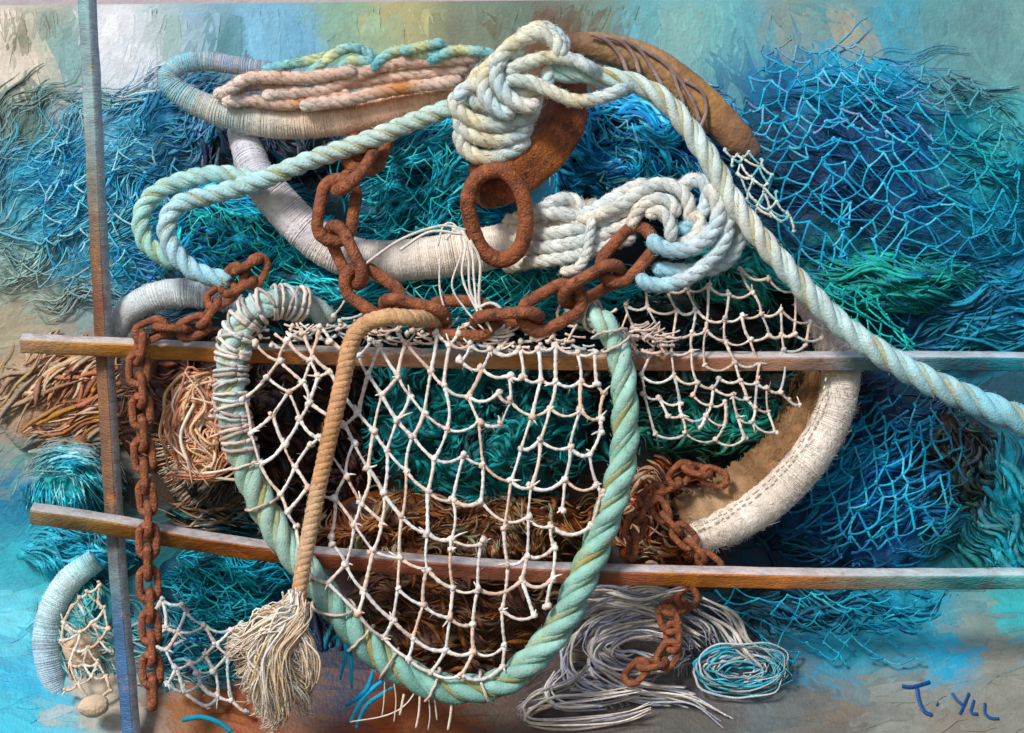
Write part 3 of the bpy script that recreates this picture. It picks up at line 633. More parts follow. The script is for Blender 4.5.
for k, pts in enumerate(([(214, 96), (236, 88), (262, 84), (290, 90), (322, 92), (352, 83), (400, 76), (440, 72), (470, 68)], [(222, 102), (250, 100), (282, 104), (318, 100), (350, 92)], [(262, 96), (296, 92), (330, 87), (370, 70), (400, 62), (440, 60), (480, 58)], [(300, 106), (340, 101), (380, 92), (420, 86), (462, 80)], [(226, 92), (250, 78), (290, 78), (320, 76), (356, 70)])):
    cord(mb, pts, .235 + .007 * k, 6.4, ['E6DAD2', 'E6D0C4', 'E0C4B4', 'C88A58' if k == 1 or k == 3 else 'E2C8B8', 'E2C8B8', 'E8D4C8'], k * 3, 1400, .12)
tag(mb.build('rope', M_ROPE), 'peach pink ropes lying in the flattened hoop with a rust orange patch', 'rope')
mb = MB()
for k, pts in enumerate(([(262, 70), (292, 64), (325, 57), (348, 48), (364, 51), (376, 60)], [(304, 79), (322, 63), (346, 48), (362, 50)], [(338, 70), (352, 61), (374, 62)], [(372, 70), (384, 57), (400, 50), (426, 54), (450, 49)], [(428, 62), (452, 51), (474, 51), (498, 55)], [(400, 52), (424, 46), (444, 42)])):
    cord(mb, pts, .24 + .006 * k, 5.2, ['7FC0D0', 'A8D0C8', 'D8D8A8', 'A8CCC4', '8FC0C8'], k + 20, 900, .08)
tag(mb.build('rope', M_ROPE), 'thin pale blue and yellow rope looped along the top behind the peach ropes', 'rope')

# ------------------------------------------------------------------ big laid ropes
mb = MB(); p = spline(PP([(548, 73), (575, 74), (604, 76.5), (631, 82), (659, 96), (681, 118), (700, 145), (716, 170), (731.6, 199.5), (763, 241), (804, 288), (839, 323), (877, 351), (921, 377), (969, 399), (1016, 418), (1070, 442)], .34), .004)
laid(mb, p, np.array([9, 9.5, 10.5, 11, 11, 11.5, 12, 13, 14, 14]) * S, ['A8CCC8', 'CCE0DC', 'DCE8E2', 'D4E4E0', 'E2E8E2', 'D2E2E0', 'CAE0DE', 'BEDCDE', 'ACD6DE', '98CEDC', '8CC8D8'], 72 * S, 1, 700)
tag(mb.build('rope', M_LAID), 'thick pale mint laid rope running from the knot down to the right edge', 'rope')
mb = MB(); p = spline(PP([(470, 100), (453, 107), (418, 120), (363, 142), (308, 161), (267, 178), (240, 187), (212, 195), (180, 204), (167, 223), (171, 247), (190, 268), (212, 277), (230, 281)], .285), .004)
laid(mb, p, 9.5 * S, ['BCD4D0', 'C8DCD4', 'D0E0D8', 'C4DCD8', 'C0E0E0', 'BCE0E2', 'C0DCE4', 'B8DCE8', 'A0D0E0'], 46 * S, 2, 900)
p = spline(PP([(255, 180), (238, 176), (214, 174), (181, 181), (153, 195), (141, 217), (145, 241), (160, 254), (176, 262)], .262), .004)
laid(mb, p, 9 * S, ['C0DCD8', 'B8DCDC', 'B8E0DC', 'B0DCD4', 'A0D0C8'], 46 * S, 3, 900)
tag(mb.build('rope', M_LAID), 'pale blue rope from the knot, doubled back in a bend beside the pole', 'rope')

# ------------------------------------------------------------------ big rusty shackle with its ring
mb = MB(); p = spline(PP([(560, 62, .25), (565, 90, .255), (564, 112, .262), (552, 140, .27), (526, 163, .275), (498, 178, .28), (472, 184, .28)], .25), .005)
rr = np.interp(np.linspace(0, 1, len(p)), [0, .15, .4, .65, .85, .96, 1], [15, 17, 18.5, 20.5, 22.5, 21, 15]) * S
a = np.linspace(0, 2 * np.pi, 72, endpoint=False); a2 = a - math.radians(52)
box = (np.abs(np.cos(a2)) ** 5 + np.abs(np.sin(a2)) ** 5) ** -.2
ridge = np.tile(box, (len(p), 1))
ridge = ridge * np.array([[1 + .06 * mn.noise(Vector((i * .12, math.cos(x) * 2, math.sin(x) * 2))) for x in a] for i in range(len(p))])
mb.tube(p, rr, colpath(p, ['6A3C2A', '8E5438', '7E4630', 'A86A42', '8A4C32', '6A3A2A'], 2, .6), 72, flat=.85, ridge=ridge)
sh = tag(mb.build('shackle', M_RUST), 'massive curved rusty shackle hanging below the white rope knot', 'shackle')
mb = MB(); rp = [(487, 172), (474, 182), (468, 203), (473, 230), (483, 250), (500, 260), (517, 252), (525, 232), (525, 205), (517, 184), (503, 171)]
dd = [.345, .345, .34, .325, .315, .31, .315, .325, .335, .345, .348]
p = spline(np.array([P(x, y, d) for (x, y), d in zip(rp, dd)]), .004, True)
mb.tube(p, 7.6 * S * (1 + .06 * np.array([noise1(i * .1, 3) for i in range(len(p))])), np.tile(lin('945C42'), (len(p), 1)) * (1 + rng.normal(0, .12, (len(p), 1))), 14, closed=True, rough=.02)
tag(mb.build('ring', M_RUST), 'long oval rusty ring hooked through the end of the massive shackle', 'ring')

# ------------------------------------------------------------------ white rope knot and white rope coil
mb = MB()
KN = [([(457, 92), (456, 108), (474, 121), (500, 125), (525, 118), (537, 106)], .335), ([(458, 112), (464, 130), (490, 140), (515, 137), (532, 124)], .325), ([(458, 128), (465, 149), (485, 158), (510, 152), (529, 138)], .315),
      ([(500, 80), (480, 84), (464, 90), (456, 104)], .34), ([(562, 58), (556, 42), (540, 34), (520, 40), (503, 54), (496, 76), (507, 96), (525, 106), (540, 104)], .375),
      ([(524, 50), (500, 58), (485, 73), (485, 94), (497, 110), (515, 114)], .36), ([(505, 72), (525, 63), (550, 57), (574, 60), (590, 68), (604, 78, .32)], .37), ([(506, 80), (530, 82), (550, 91), (576, 101), (600, 98), (619, 91), (640, 84, .31)], .375),
      ([(512, 44), (532, 33), (556, 38), (566, 54)], .36), ([(516, 38), (540, 27), (556, 34), (568, 48)], .345), ([(508, 92), (528, 92), (546, 84), (548, 66)], .35), ([(470, 100), (490, 104), (515, 100), (536, 92)], .33), ([(462, 118), (490, 130), (520, 126), (536, 114)], .31), ([(490, 66), (476, 76), (470, 94), (480, 108)], .33)]
for k, (pts, d) in enumerate(KN): cord(mb, pts, d, 7.6 if k < 6 else 6.6, ['D4E0DC', 'E6E8DC', 'E4DCC0', 'DCE4E0', 'C8DCE0', 'E8E6DE'], k + 40, 1100, .03)
tag(mb.build('rope_knot', M_ROPE), 'white rope wound in loops round the top of the massive rusty shackle', 'rope')
mb = MB()
CO = [([(505, 222, .20), (535, 214, .27), (556, 213), (575, 216), (592, 211), (612, 199), (632, 188), (648, 183)], .30, 7.5), ([(548, 226, .25), (575, 222, .295), (596, 216), (622, 204), (640, 191), (660, 184), (680, 190), (689, 206), (688, 222)], .315, 7.5),
      ([(676, 196), (688, 182), (702, 181), (708, 194), (702, 213), (688, 226), (676, 230)], .31, 8), ([(706, 186), (718, 204), (716, 226), (702, 242), (682, 250), (660, 247), (649, 236)], .335, 8.5),
      ([(716, 198), (727, 214), (724, 242), (706, 264), (688, 278), (664, 285), (646, 283), (638, 275)], .325, 8), ([(728, 216), (739, 232), (734, 252), (718, 266), (690, 271), (652, 268)], .30, 8),
      ([(630, 228), (640, 208), (656, 199), (671, 203), (677, 217)], .325, 7), ([(646, 216), (660, 212), (670, 224), (671, 242)], .335, 7), ([(500, 244, .20), (530, 236, .275), (558, 232), (595, 224), (622, 212), (642, 204)], .30, 7), ([(500, 256, .20), (528, 249, .275), (556, 246), (590, 239), (616, 229), (634, 222)], .305, 7),
      ([(505, 268, .20), (530, 262, .28), (552, 260), (590, 252), (612, 244), (636, 236)], .305, 7), ([(560, 272), (578, 268), (587, 252), (590, 234), (592, 218)], .325, 5.5), ([(515, 226, .2), (538, 212, .28), (556, 200), (574, 200), (584, 212)], .295, 7), ([(735, 240), (746, 238), (742, 226)], .28, 7),
      ([(500, 238, .2), (540, 243, .28), (580, 240)], .28, 6), ([(690, 214), (700, 222), (694, 238), (676, 246)], .32, 7.5)]
for k, (pts, d, r) in enumerate(CO): cord(mb, pts, d, r * .92, ['E6E6E2', 'DCE6E8', 'D0E2E8', 'D8E4E8', 'BCDCE6', 'A8D4E4'] if k in (2, 3, 4, 5, 13) else ['E8DED0', 'E6E4DA', 'DCE4E4', 'E8E4DC'], k + 60, 1100, .03)
tag(mb.build('rope_coil', M_ROPE), 'white rope coil with looped ends lying right of the rusty ring', 'rope')

# ------------------------------------------------------------------ chains
chain([(372, 136, .2), (364, 158, .25), (351, 178), (338, 204), (337, 230), (349, 261), (364, 284), (383, 298), (408, 309), (448, 317), (486, 319), (515, 318), (545, 311), (576, 293), (609, 273), (638, 243), (657, 226)], .315, 58, 32, 5.7,
      'thick rusty chain hanging from the pale rope and curving right to the white coil', tw=(8, 66), jitter=7)
chain([(228, 292), (240, 270), (258, 262), (250, 280), (234, 290), (219, 297), (208, 314), (191, 328), (161, 328), (142, 338), (138, 371), (140, 386), (142, 432), (145, 481), (147.7, 514), (148, 560), (150, 620), (152, 692)], .29, 29, 17, 3.6,
      'long rusty chain draped over both rails and hanging down beside the pole', tw=(5, 78), jitter=9)
chain([(724, 480), (713, 477), (698, 470), (684, 471), (672, 484), (655, 492), (643, 505), (634, 532), (632, 556)], .225, 25, 16, 3.1, 'small rust orange chain hanging next to the mint hoop, upper one with two bends', 'x', tw=(15, 70), jitter=12)
chain([(654, 500), (662, 513), (674, 526), (686, 538), (697, 552), (712, 564)], .23, 25, 16, 3.1, 'short rust orange chain slanting down to the lower rail beside the canvas hoop', 'x', tw=(15, 70), jitter=12)
chain([(694, 594, .14), (680, 604, .165), (667, 612), (672, 628), (672, 642), (664, 660), (642, 667), (626, 684)], .185, 26, 17, 3.3, 'rusty brown chain lying in a zigzag on the lilac twine pile under the lower rail', tw=(15, 65), jitter=12)
for o in list(bpy.data.objects):
    if o.get('group') == 'x': del o['group']

# ------------------------------------------------------------------ mint hoop rope with lashing, its white mesh
HP = [(330, 318, .22), (304, 305, .26), (274, 302, .295), (250, 314), (236, 338), (231, 372), (233, 412), (242, 452), (258, 496), (283, 540), (314, 580), (348, 624), (381, 657), (409, 674), (440, 687), (470, 689), (505, 681), (538, 653), (562, 622), (578, 588), (593, 554), (605, 522), (616, 490), (624, 452), (625, 408), (622, 367), (614, 340), (603, 322), (588, 314, .25), (570, 312, .18)]
mb = MB(); ph = spline(PP(HP, .305), .004)
laid(mb, ph, np.array([11, 14, 14.5, 14.5, 14.5, 14.5, 14.5, 14.5, 15, 14.5, 13.5, 12, 10]) * S, ['C4D8D8', 'C0D8D4', 'B4CCC8', 'A8C4B8', 'ACC8BE', '98C0B6', '90BEB2', '98C4BA', 'A8CEC4', '9AC4B8', 'A0C6BA', 'A0C6B8', 'B0D2C8', 'BCD8CE'], 84 * S, 4, 800)
hoop = tag(mb.build('rope_hoop', M_LAID), 'mint green thick rope bent in a big U round the white mesh', 'rope')
mb = MB(); t, n, b = frames(ph); L = np.concatenate([[0], np.cumsum(np.linalg.norm(np.diff(ph, axis=0), axis=1))])
def lash(s, r, tilt, col, turns=1.0, rad=.0028):
    a = np.linspace(0, 2 * np.pi * turns, int(22 * turns)); off = tilt * np.cos(a + .4) * r
    ss = np.clip(s + off, 0, L[-1]); f = lambda A: np.stack([np.interp(ss, L, A[:, k]) for k in range(3)], 1)
    q = f(ph) + (np.cos(a)[:, None] * f(n) + np.sin(a)[:, None] * f(b)) * r * 1.06
    mb.tube(q + rng.normal(0, .0007, q.shape), rad * (1 + rng.normal(0, .1, len(q))), jit(lin(col), .1), 6)
for s in np.arange(.07, .44, .0115): lash(s + rng.normal(0, .002), 14.8 * S, rng.normal(.15, .3), ['EADFD6', 'E0CFC4', 'D8DCDC', 'C8B8B0'][rng.integers(4)], 1, rng.uniform(.0026, .0044))
mb.build('lashing', M_ROPE, hoop)
for s in (.47, .55, .78, .86, .93, 1.02, 1.12, L[-1] - .03, L[-1] - .06, L[-1] - .10, L[-1] - .165, L[-1] - .19):
    mb = MB(); lash(s, 15 * S if s < 1.3 else 13.5 * S, rng.normal(0, .45), 'E4D2C6', 1, .003); mb.build('lashing', M_ROPE, hoop)

KNOTS = """256,344 267,377 288,340 289,392 273,415 303,382 309,402 318,377 310,361 300,419 320,326 279,361 304,333 244,398 331,341 359,356 368,375 382,395 358,413 372,340
380,347 345,425 374,430 330,371 398,332 437,333 458,334 470,345 450,344 491,349 406,343 431,371 398,376 461,361 482,369 509,375 524,378 444,386 468,396 498,393 410,395
424,413 397,420 511,402 447,429 479,421 502,424 520,349 541,379 556,382 581,381 597,384 532,416 550,408 581,410 604,394 600,418 539,348 556,345 577,353 595,352
251,433 284,444 295,467 260,464 281,494 287,512 296,526 310,445 318,438 308,487 354,443 387,450 346,476 368,468 335,498 361,503 384,494 354,524 382,522 331,537
413,436 434,459 464,455 483,464 406,470 428,491 453,500 481,501 511,481 521,449 402,517 428,533 504,529 528,517 485,540 451,539 540,440 570,447 601,431 531,487 565,479
597,485 562,511 601,494 592,525 551,526 590,454 332,544 346,564 328,583 373,551 400,558 427,569 451,549 364,591 398,589 453,588 423,605 450,618 393,620 358,613 384,638
413,638 446,650 408,658 431,672 481,544 508,564 527,556 555,546 478,589 522,580 552,579 473,624 502,610 534,616 547,606 505,645 474,651 461,675 503,666 309,575"""
K1 = np.array([[float(v) for v in s.split(',')] for s in KNOTS.split()])
def ax1(x, y):
    t = np.interp(x, [240, 320, 400, 450, 530], [0, .15, .4, .85, 1]) if y < 540 else np.interp(x, [320, 380, 430, 480], [.2, .4, .9, 1])
    return 57 - 50 * t, 122 - 26 * min(1, 1.9 * t)
E1 = axis_edges(K1, ax1, 62)
def d_net(x, y): return .318 + .028 * math.sin(np.clip((x - 240) / 370, 0, 1) * math.pi) * np.clip((y - 330) / 150, 0, 1) - (.012 if y > 620 else 0)
mb = MB(); net(mb, K1, E1, d_net, 1.75, ['F6ECE4', 'F2E2D8', 'F8F0EA', 'E8CCBA', 'E4DEDC', 'F0DCCE'], lambda x: .07 + .15 * min(1, max(0, (x - 380) / 90)), 2.0, .8)
# gathered meshes along the top edge
for k in range(150):
    x = rng.uniform(252, 610); y = 331 + 9 * math.sin(x * .05) * .5 + rng.normal(0, 6) + (8 if x > 440 else 0); L_ = rng.uniform(8, 26); a = rng.normal(0, .45)
    strand(mb, (x, y), (x + L_ * math.cos(a), y + L_ * math.sin(a)), .30 + rng.normal(0, .006), .30 + rng.normal(0, .006), rng.uniform(.8, 1.7), lin(['F0E2D8', 'E4CDC0', 'D8C8C0', 'C8D0D0'][rng.integers(4)]), .1)
    if k % 3 == 0: mb.blob(P(x, y, .305), rng.uniform(2, 3.4) * S, jit(lin('F0E0D4'), .08), .2)
tag(mb.build('fishing_net', M_NET), 'white knotted mesh stretched across the mint rope hoop', 'fishing net')

K2 = np.array([[float(v) for v in s.split(',')] for s in """625,304 647,307 677,310 696,309 687,289 708,285 729,294 752,292 725,320 761,314 742,316 781,310 692,334 706,330 725,341 750,340 769,335 782,335 794,334
659,330 633,326 692,350 671,353 652,351 645,285 667,290 674,375 697,382 644,394 659,398 680,403 693,395 668,416 682,415 706,416 655,434 686,434 719,378 725,402 733,395 740,380 747,399 757,383 767,388
789,400 755,407 738,417 711,405 752,422 713,388 641,375 700,428 725,425 768,412 740,268 768,278 795,290 822,304 838,328 810,322 822,338 806,345 784,350 800,405 775,432 745,438 715,440 780,392 705,366 735,362 760,362""".split()])
E2 = axis_edges(K2, lambda x, y: (8, 88), 54, 46)
mb = MB(); net(mb, K2, E2, lambda x, y: .275 - max(0, x - 700) * .0003, 1.4, ['F0DED2', 'EAD4C6', 'F2E8E0', 'D8C8BC', 'C8C8C8'], .2, 2.0, .5)
for k in range(60):
    x = rng.uniform(600, 668); y = 332 + (x - 600) * .1 + rng.normal(0, 7); a = rng.normal(.2, .6); L_ = rng.uniform(6, 22)
    strand(mb, (x, y), (x + L_ * math.cos(a), y + L_ * math.sin(a)), .29 + rng.normal(0, .012), .285, rng.uniform(.8, 1.5), lin(['F0E0D6', 'E4CABC', 'D0C0B8'][rng.integers(3)]), .1)
tag(mb.build('fishing_net', M_NET), 'cream knotted mesh spread over the upper rail between mint hoop and canvas hoop', 'fishing net')

def pnet(grid, nu, nv, dfun, r, cols, label, drop=.05, jt=1.6, sag=.08, knot=1.6, group=None, fade=None):
    K, E = patch(grid, nu, nv, drop, jt); mb = MB(); net(mb, K, E, dfun, r, cols, sag, knot, .15, fade)
    return tag(mb.build('fishing_net', M_NET), label, 'fishing net', group)
BL = ['34A4CC', '48B8D8', '2690BC', '70C8E0', '2E9CC8', '54ACD4', '3CB4C4']
hump = lambda cx, cy, rx, ry, d0, h: (lambda x, y: d0 + h * math.sqrt(max(0.04, 1 - min(1, ((x - cx) / rx) ** 2 + ((y - cy) / ry) ** 2))))
HU = hump(862, 185, 168, 158, .03, .085)
pnet([[(712, 84), (760, 52), (815, 42), (870, 46), (930, 60), (985, 90)], [(730, 116), (780, 96), (830, 82), (885, 90), (945, 96), (1000, 120)], [(746, 152), (790, 142), (840, 130), (900, 138), (970, 150), (1015, 170)]], 33, 12, HU, 1.1, BL + ['7FB4D8', '8AA0C8'], 'blue fine mesh drawn tight across the top of the upper right heap', .14, 3.6, .1, fade=(840, 120, 110, 80))
pnet([[(748, 146), (800, 140), (850, 130), (905, 140), (965, 150), (1020, 165)], [(756, 188), (805, 168), (852, 172), (905, 172), (975, 192), (1020, 200)], [(772, 226), (815, 208), (860, 216), (910, 210), (985, 226), (1025, 240)], [(790, 272), (830, 254), (870, 266), (915, 256), (985, 268), (1030, 280)], [(830, 330), (860, 310), (900, 318), (940, 310), (1000, 322), (1030, 330)]], 25, 17, HU, 1.1, BL, 'blue wide mesh with large diamonds sagging over the upper right heap', .1, 4.6, .04, fade=(860, 210, 125, 110))
pnet([[(806, 288), (840, 286), (872, 292)], [(838, 320), (868, 318), (898, 326)], [(862, 352), (888, 350), (926, 354)]], 11, 9, lambda x, y: .17, .95, ['2AB4AC', '4FC8BC', '1A9A9A'], 'small green mesh hanging between the mint rope and the upper rail', .08)
pnet([[(862, 392), (900, 390), (938, 400), (975, 425)], [(838, 428), (884, 434), (925, 444), (972, 460)], [(812, 466), (862, 482), (910, 492), (960, 504)], [(770, 520), (836, 528), (882, 540), (940, 548)], [(740, 556), (820, 560), (880, 564), (940, 566)]], 19, 17, hump(860, 485, 140, 105, .03, .075), 1.15, BL + ['5FC0E0'], 'blue mesh fanned over the heap between the rails at right', .10, 3.0, .1, fade=(880, 470, 85, 75))
pnet([[(716, 592), (780, 589), (840, 592), (920, 600)], [(740, 622), (800, 620), (850, 622), (920, 630)], [(776, 662), (820, 660), (860, 662), (925, 664)]], 14, 8, lambda x, y: .11, .85, ['3AB0CC', '2590B4', '5FC4D8'], 'thin aqua mesh hanging below the lower rail at right', .2, 2.4, .1)
pnet([[(724, 152), (742, 152), (762, 160)], [(738, 182), (758, 184), (776, 194)], [(756, 214), (774, 216), (796, 228)]], 6, 8, lambda x, y: .21, 1.25, ['DDE6DE', 'C8DCD8', 'E8E4D8', '8AC8D0'], 'small off white mesh hooked under the big mint rope beside the hose end', .08, 2.4, .15)
pnet([[(372, 150), (410, 138), (452, 142)], [(366, 195), (410, 190), (462, 192)], [(368, 238), (415, 236), (466, 234)]], 14, 13, hump(422, 195, 90, 100, .04, .15), .75, ['2AAFB4', '4FC8C8', '168A94', '7AD8D4'], 'fine teal mesh over the bunched netting left of the massive shackle', .2, 2.4, .1)
pnet([[(398, 272), (450, 272), (520, 272), (556, 268)], [(392, 290), (450, 292), (515, 292), (560, 286)], [(396, 312), (450, 312), (505, 310), (545, 304)]], 30, 6, lambda x, y: .20, .7, ['25A8A8', '4FC4BC', '148A90', '8ADCD0'], 'fine teal mesh band below the white wrapped hoop', .1, 1.4, .05)
pnet([[(196, 210), (240, 212), (286, 226)], [(190, 244), (240, 248), (310, 268)], [(226, 280), (270, 290), (335, 296)]], 15, 12, hump(245, 245, 110, 75, .06, .11), .75, ['2AB4AC', '58C8B4', '1A9AA0', '6FD0C0'], 'fine sea green mesh inside the bend of the pale blue rope', .2, 2.4, .08)
pnet([[(590, 120), (640, 115), (690, 130)], [(596, 160), (645, 155), (700, 168)], [(606, 192), (650, 186), (712, 196)]], 15, 10, hump(640, 150, 105, 85, .05, .15), .8, ['3FAFD4', '6FC8E0', '2588B4', 'A0D8E0'], 'fine azure mesh over the netting right of the massive shackle', .3, 3, .1)
pnet([[(178, 560), (215, 562), (262, 580)], [(176, 590), (220, 590), (272, 606)], [(186, 618), (225, 622), (268, 636)]], 13, 10, hump(222, 590, 85, 55, .05, .11), .8, ['2AA8AC', '4FC0C0', '1A8A94'], 'fine teal mesh hanging below the lower rail right of the long chain', .2, 2.6, .1)

pnet([[(-20, 150), (50, 135), (110, 110), (230, 100)], [(-20, 200), (50, 185), (110, 165), (180, 160)], [(-20, 250), (50, 240), (110, 225), (175, 250)], [(-20, 290), (50, 290), (110, 300), (160, 290)]], 24, 19, lambda x, y: .034, .95, ['6FC4E0', '9ADCEA', '3F9CCC', 'B0E0EA', '3A80B8'], 'loose sky blue mesh lying over the netting either side of the pole', .25, 4.5, .1, fade=(110, 195, 90, 75))
def knet(txt, ml, d, r, cols, label, sag=.1, knot=1.7, fade=None):
    K = np.array([[float(v) for v in s.split(',')] for s in txt.split()]); E = rng_edges(K, ml); mb = MB(); net(mb, K, E, lambda x, y: d, r, cols, sag, knot, .6)
    return tag(mb.build('fishing_net', M_NET), label, 'fishing net')
knet('138,627 162,600 182,604 186,612 166,628 178,632 205,625 230,630 242,622 166,650 150,640 176,668 190,663 205,655 216,644 200,684 198,672 218,696 232,700 246,712 206,706 184,692 168,684 214,670 228,655', 56, .175, 1.8, ['F0E4E0', 'E6D6D0', 'F4EEEA', 'C8D8DC'], 'torn white mesh hanging over the cobalt lump right of the long chain', .14)
knet('100,584 88,592 72,606 64,622 62,640 80,598 98,602 92,622 80,632 74,650 88,648 100,640 108,628 112,652 98,662 84,664 70,664 92,676 106,676 78,684 110,690 66,690 90,700 104,608', 44, .15, 1.5, ['EADFD2', 'F0E6DA', 'D8CCBC', 'E8C8B0'], 'torn cream mesh between the pale arc and the foot of the pole', .2)

# ------------------------------------------------------------------ tan rope with frayed end
mb = MB(); p = spline(PP([(446, 322, .28), (428, 319, .335), (410, 318, .37), (388, 317), (364, 325), (351, 343), (343.5, 377), (334, 418), (326, 453), (317.6, 491), (308, 540), (300, 585), (296, 622)], .375), .003)
L = np.concatenate([[0], np.cumsum(np.linalg.norm(np.diff(p, axis=0), axis=1))]); aa = np.linspace(0, 2 * np.pi, 16, endpoint=False)
ridge = 1 + .045 * np.cos(L[:, None] * 2 * np.pi / .0085 + aa[None] * 1.0) + .03 * np.array([[mn.noise(Vector((x * 50, y, 2))) for y in aa] for x in L])
rr = np.interp(L / L[-1], [0, .08, .4, .8, 1], [7.2, 8.2, 8.2, 7.6, 7.0]) * S; col = colpath(p, ['C09878', 'D8B490', 'D4AC88', 'D0A484', 'CCA07C', 'D8B898', 'D4B498', 'D8B08C'], 8, .2)
t, n, b = frames(p)
for k in range(3):
    ang = 2 * np.pi * k / 3 + 2 * np.pi * L / (19 * S)
    mb.tube(p + (np.cos(ang)[:, None] * n + np.sin(ang)[:, None] * b) * (rr * .36)[:, None], rr * .64, col * (1 + .05 * (k - 1)), 10, rough=.02)
fuzz(mb, p, rr, col, 1200, .006)
tan = tag(mb.build('rope', M_ROPE), 'tan rope hanging in front of the mesh with its end frayed into a tassel', 'rope')
mb = MB(); locks = [(240, 634, 8), (234, 650, 7), (244, 668, 8), (252, 692, 8), (262, 710, 8), (272, 724, 8), (284, 716, 8), (304, 706, 6), (310, 668, 6), (306, 690, 6), (278, 694, 8), (256, 664, 8), (268, 650, 8), (262, 682, 9)]
for k, (lx, ly, sp) in enumerate(locks):
    x0 = 296 + rng.normal(0, 4); y0 = 602 + rng.normal(0, 5); d1 = .375 + rng.normal(.01, .01); wv = rng.normal(0, 13, 2)
    side = 1 if lx < 285 else -.4
    main = [(x0, y0), (x0 - 4 * side, y0 + 18), (x0 + (lx - x0) * .5 + wv[0] - 3 * side, y0 + (ly - y0) * .5 - 4 * side), (x0 + (lx - x0) * .85 + wv[1] * .5, y0 + (ly - y0) * .8 + 5), (lx, ly), (lx - 5 * side, ly + 5)]
    tone = ['F6EEE4', 'EEE2D2', 'E4D2BA', 'F2E8DC'][k % 4]
    for _ in range(64):
        o = rng.normal(0, 1, 2); pts = []; gr = [.35, .7, 1.0, .95, .6, .5]
        wob = rng.normal(0, 3.0, (6, 2)); zz = rng.normal(0, .008); fe = rng.uniform(.8, 1.06)
        for i, (x, y) in enumerate(main):
            pts.append((x + o[0] * sp * .58 * gr[i] + wob[i, 0], y0 + (y - y0) * fe + o[1] * sp * .6 * gr[i] + wob[i, 1], d1 + zz * gr[i] + [0, .02, .026, .015, -.005, -.02][i]))
        q = spline(PP(pts, .37), .008); m = len(q)
        c = jit(lin(tone) if rng.random() < .6 else lin(['D4B898', 'F0E6DA', 'B89C82', 'E0C4A0', 'FAF4EC'][rng.integers(5)]), .08)
        mb.tube(q, rng.uniform(.5, 1.15) * S * np.sin(np.linspace(1.1, 2.8, m)), c, 5, rough=.04)
mb.build('tassel', M_ROPE, tan)

# ------------------------------------------------------------------ loose threads and small things
mb = MB()
for pts in ([(438, 246), (444, 225), (456, 226), (462, 250), (452, 285), (466, 310), (484, 330)], [(446, 240), (458, 228), (468, 250), (470, 290), (482, 312), (492, 332)], [(440, 258), (440, 290), (448, 320)], [(462, 230), (472, 250), (474, 280), (478, 320)], [(452, 228), (466, 240), (462, 275), (474, 305), (488, 325)], [(478, 308), (490, 303), (500, 308), (502, 318)], [(470, 240), (480, 262), (479, 300), (484, 318)], [(360, 268), (400, 240), (440, 226), (466, 230)], [(400, 250), (430, 232), (462, 234)]):
    q = spline(PP(pts, .335), .006); mb.tube(q, rng.uniform(.9, 1.7) * S, jit(lin('EDE6DE'), .06), 5, rough=.05)
tag(mb.build('thread', M_ROPE), 'loose white threads trailing from the white wrapped hoop over the chain', 'thread')
mb = MB()
for pts in ([(352, 688), (350, 650), (344, 634)], [(350, 722), (362, 700), (378, 684), (394, 676)], [(356, 728), (366, 706), (382, 694), (398, 684)], [(340, 620), (346, 650), (340, 680)], [(332, 640), (346, 630), (354, 622)], [(346, 706), (366, 690), (374, 668)]):
    q = spline(PP(pts, .30), .006); mb.tube(q, np.sin(np.linspace(.5, 2.8, len(q))) * rng.uniform(2.2, 3.4) * S, jit(lin('2AA4C8'), .12), 6, rough=.08)
tag(mb.build('twine', M_ROPE), 'frayed turquoise twine hanging under the left of the mint hoop', 'twine')
mb = MB()
for pts in ([(380, 640), (374, 650), (372, 664)], [(422, 672), (416, 690), (404, 706), (384, 716), (350, 722)], [(385, 668), (384, 700), (382, 716)], [(393, 676), (396, 700), (394, 722)], [(420, 690), (419, 712), (416, 728)], [(428, 690), (430, 715), (428, 730)], [(452, 690), (451, 712), (448, 730)], [(434, 692), (437, 720)], [(366, 660), (356, 652), (360, 636), (372, 628)], [(404, 694), (400, 715)]):
    q = spline(PP(pts, .31), .006); mb.tube(q, rng.uniform(.6, 1.3) * S, jit(lin('E4D6C6'), .1), 5, rough=.05)
tag(mb.build('thread', M_ROPE), 'loose cream threads dripping from the bottom of the mint hoop', 'thread')
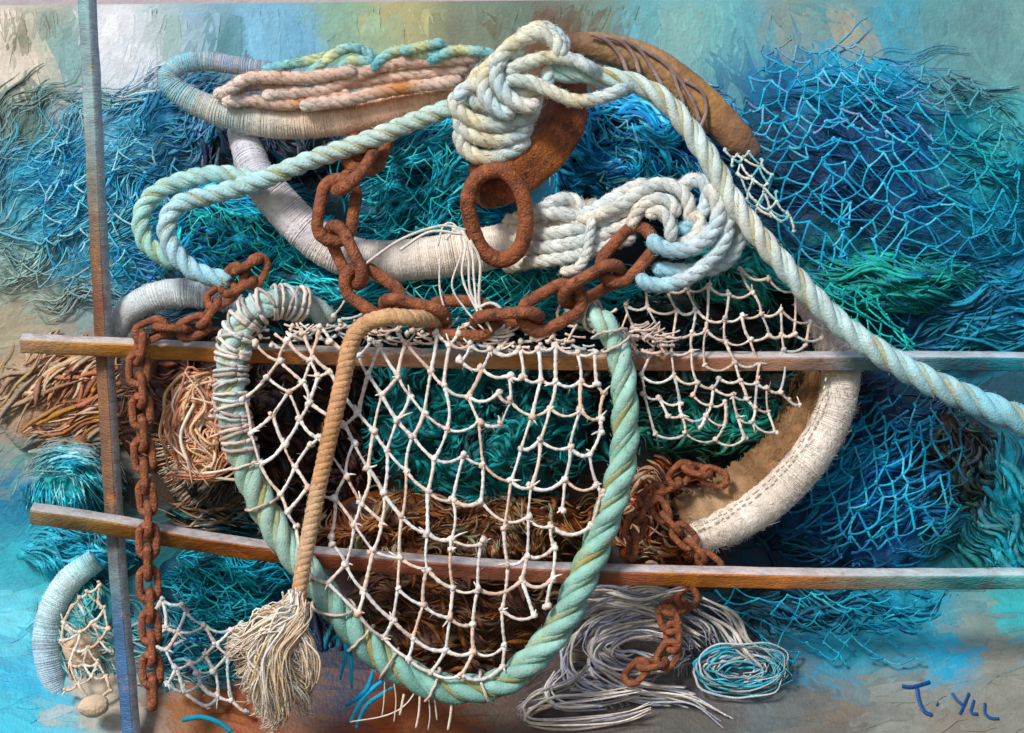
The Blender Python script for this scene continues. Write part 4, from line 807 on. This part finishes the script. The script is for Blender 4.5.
def pebble(x, y, rx, ry, d, col, name, label, cat, rot=0):
    mb = MB(); n = 20; m = 12; V = []
    for i in range(m + 1):
        for j in range(n):
            th = math.pi * i / m; ph_ = 2 * math.pi * j / n; v = Vector((math.sin(th) * math.cos(ph_), math.sin(th) * math.sin(ph_), math.cos(th)))
            k = 1 + .16 * mn.noise(v * 1.4 + Vector((x, y, 0))); a = v.x * rx * k; c = v.z * ry * k
            V.append(P(x, y, d) + np.array([(a * math.cos(rot) - c * math.sin(rot)) * S, v.y * k * ry * S, (a * math.sin(rot) + c * math.cos(rot)) * S]))
    q = [[i * n + j, (i + 1) * n + j, (i + 1) * n + (j + 1) % n, i * n + (j + 1) % n] for i in range(m) for j in range(n)]
    mb.add(np.array(V), lin(col), q); return tag(mb.build(name, M_WRAP), label, cat)
pebble(94, 706, 15, 11, .20, 'D8C4AC', 'float', 'small cream net float at the foot of the pole', 'float', .2)
pebble(84, 652, 20, 17, .10, 'D0B8A0', 'float', 'rounded beige net float inside the torn cream mesh at lower left', 'float', -.4)
mb = MB(); q = spline(PP([(182, 720), (200, 717), (218, 722), (232, 732)], .25), .006); mb.tube(q, 2.4 * S, lin('2A9AB8'), 8)
tag(mb.build('rope', M_ROPE), 'thin turquoise rope end on the ground at the bottom left', 'rope')

# ------------------------------------------------------------------ signature painted on the ground sheet
sig = empty('signature', P(950, 718, ground_d(718)), 'dark blue brush lettering T. YLL at the lower right corner', 'lettering')
for strokes in (([(902, 686), (912, 687), (930, 682)], 1.9, [(917, 688), (919, 700), (924, 711), (932, 715)], 1.9), ([(936.5, 703.5), (938, 704)], 2.3), ([(952, 693), (957, 700), (963, 705)], 1.4, [(969, 693), (965, 703), (960, 714)], 1.5),
                ([(974, 700), (971, 712), (978, 714)], 1.4), ([(985, 703), (985, 713), (991, 718), (999, 718.5)], 1.4)):
    mb = MB()
    for pts, r in zip(strokes[::2], strokes[1::2]):
        q = spline(np.array([P(x, y, ground_d(y) + .0055) for x, y in pts]), .003); mb.tube(q, r * S, lin('1C4A86'), 8, flat=.3)
    mb.build('letter' if len(strokes[0]) > 2 else 'full_stop', M_INK, sig)

# ------------------------------------------------------------------ groups of look-alikes
G = {'net_tangle': 'bunched nets heaped behind the ropes', 'fishing_net': 'knotted meshes spread over the heap', 'wrapped_hoop': 'wrapped hoops', 'chain': 'rusty chains', 'rail': 'steel rails', 'float': 'net floats', 'rope': 'ropes', 'thread': 'loose threads'}
for o in list(bpy.data.objects):
    if o.parent is None and 'label' in o and o.get('kind') is None:
        g = G.get(o.name.split('.')[0])
        if g: o['group'] = g
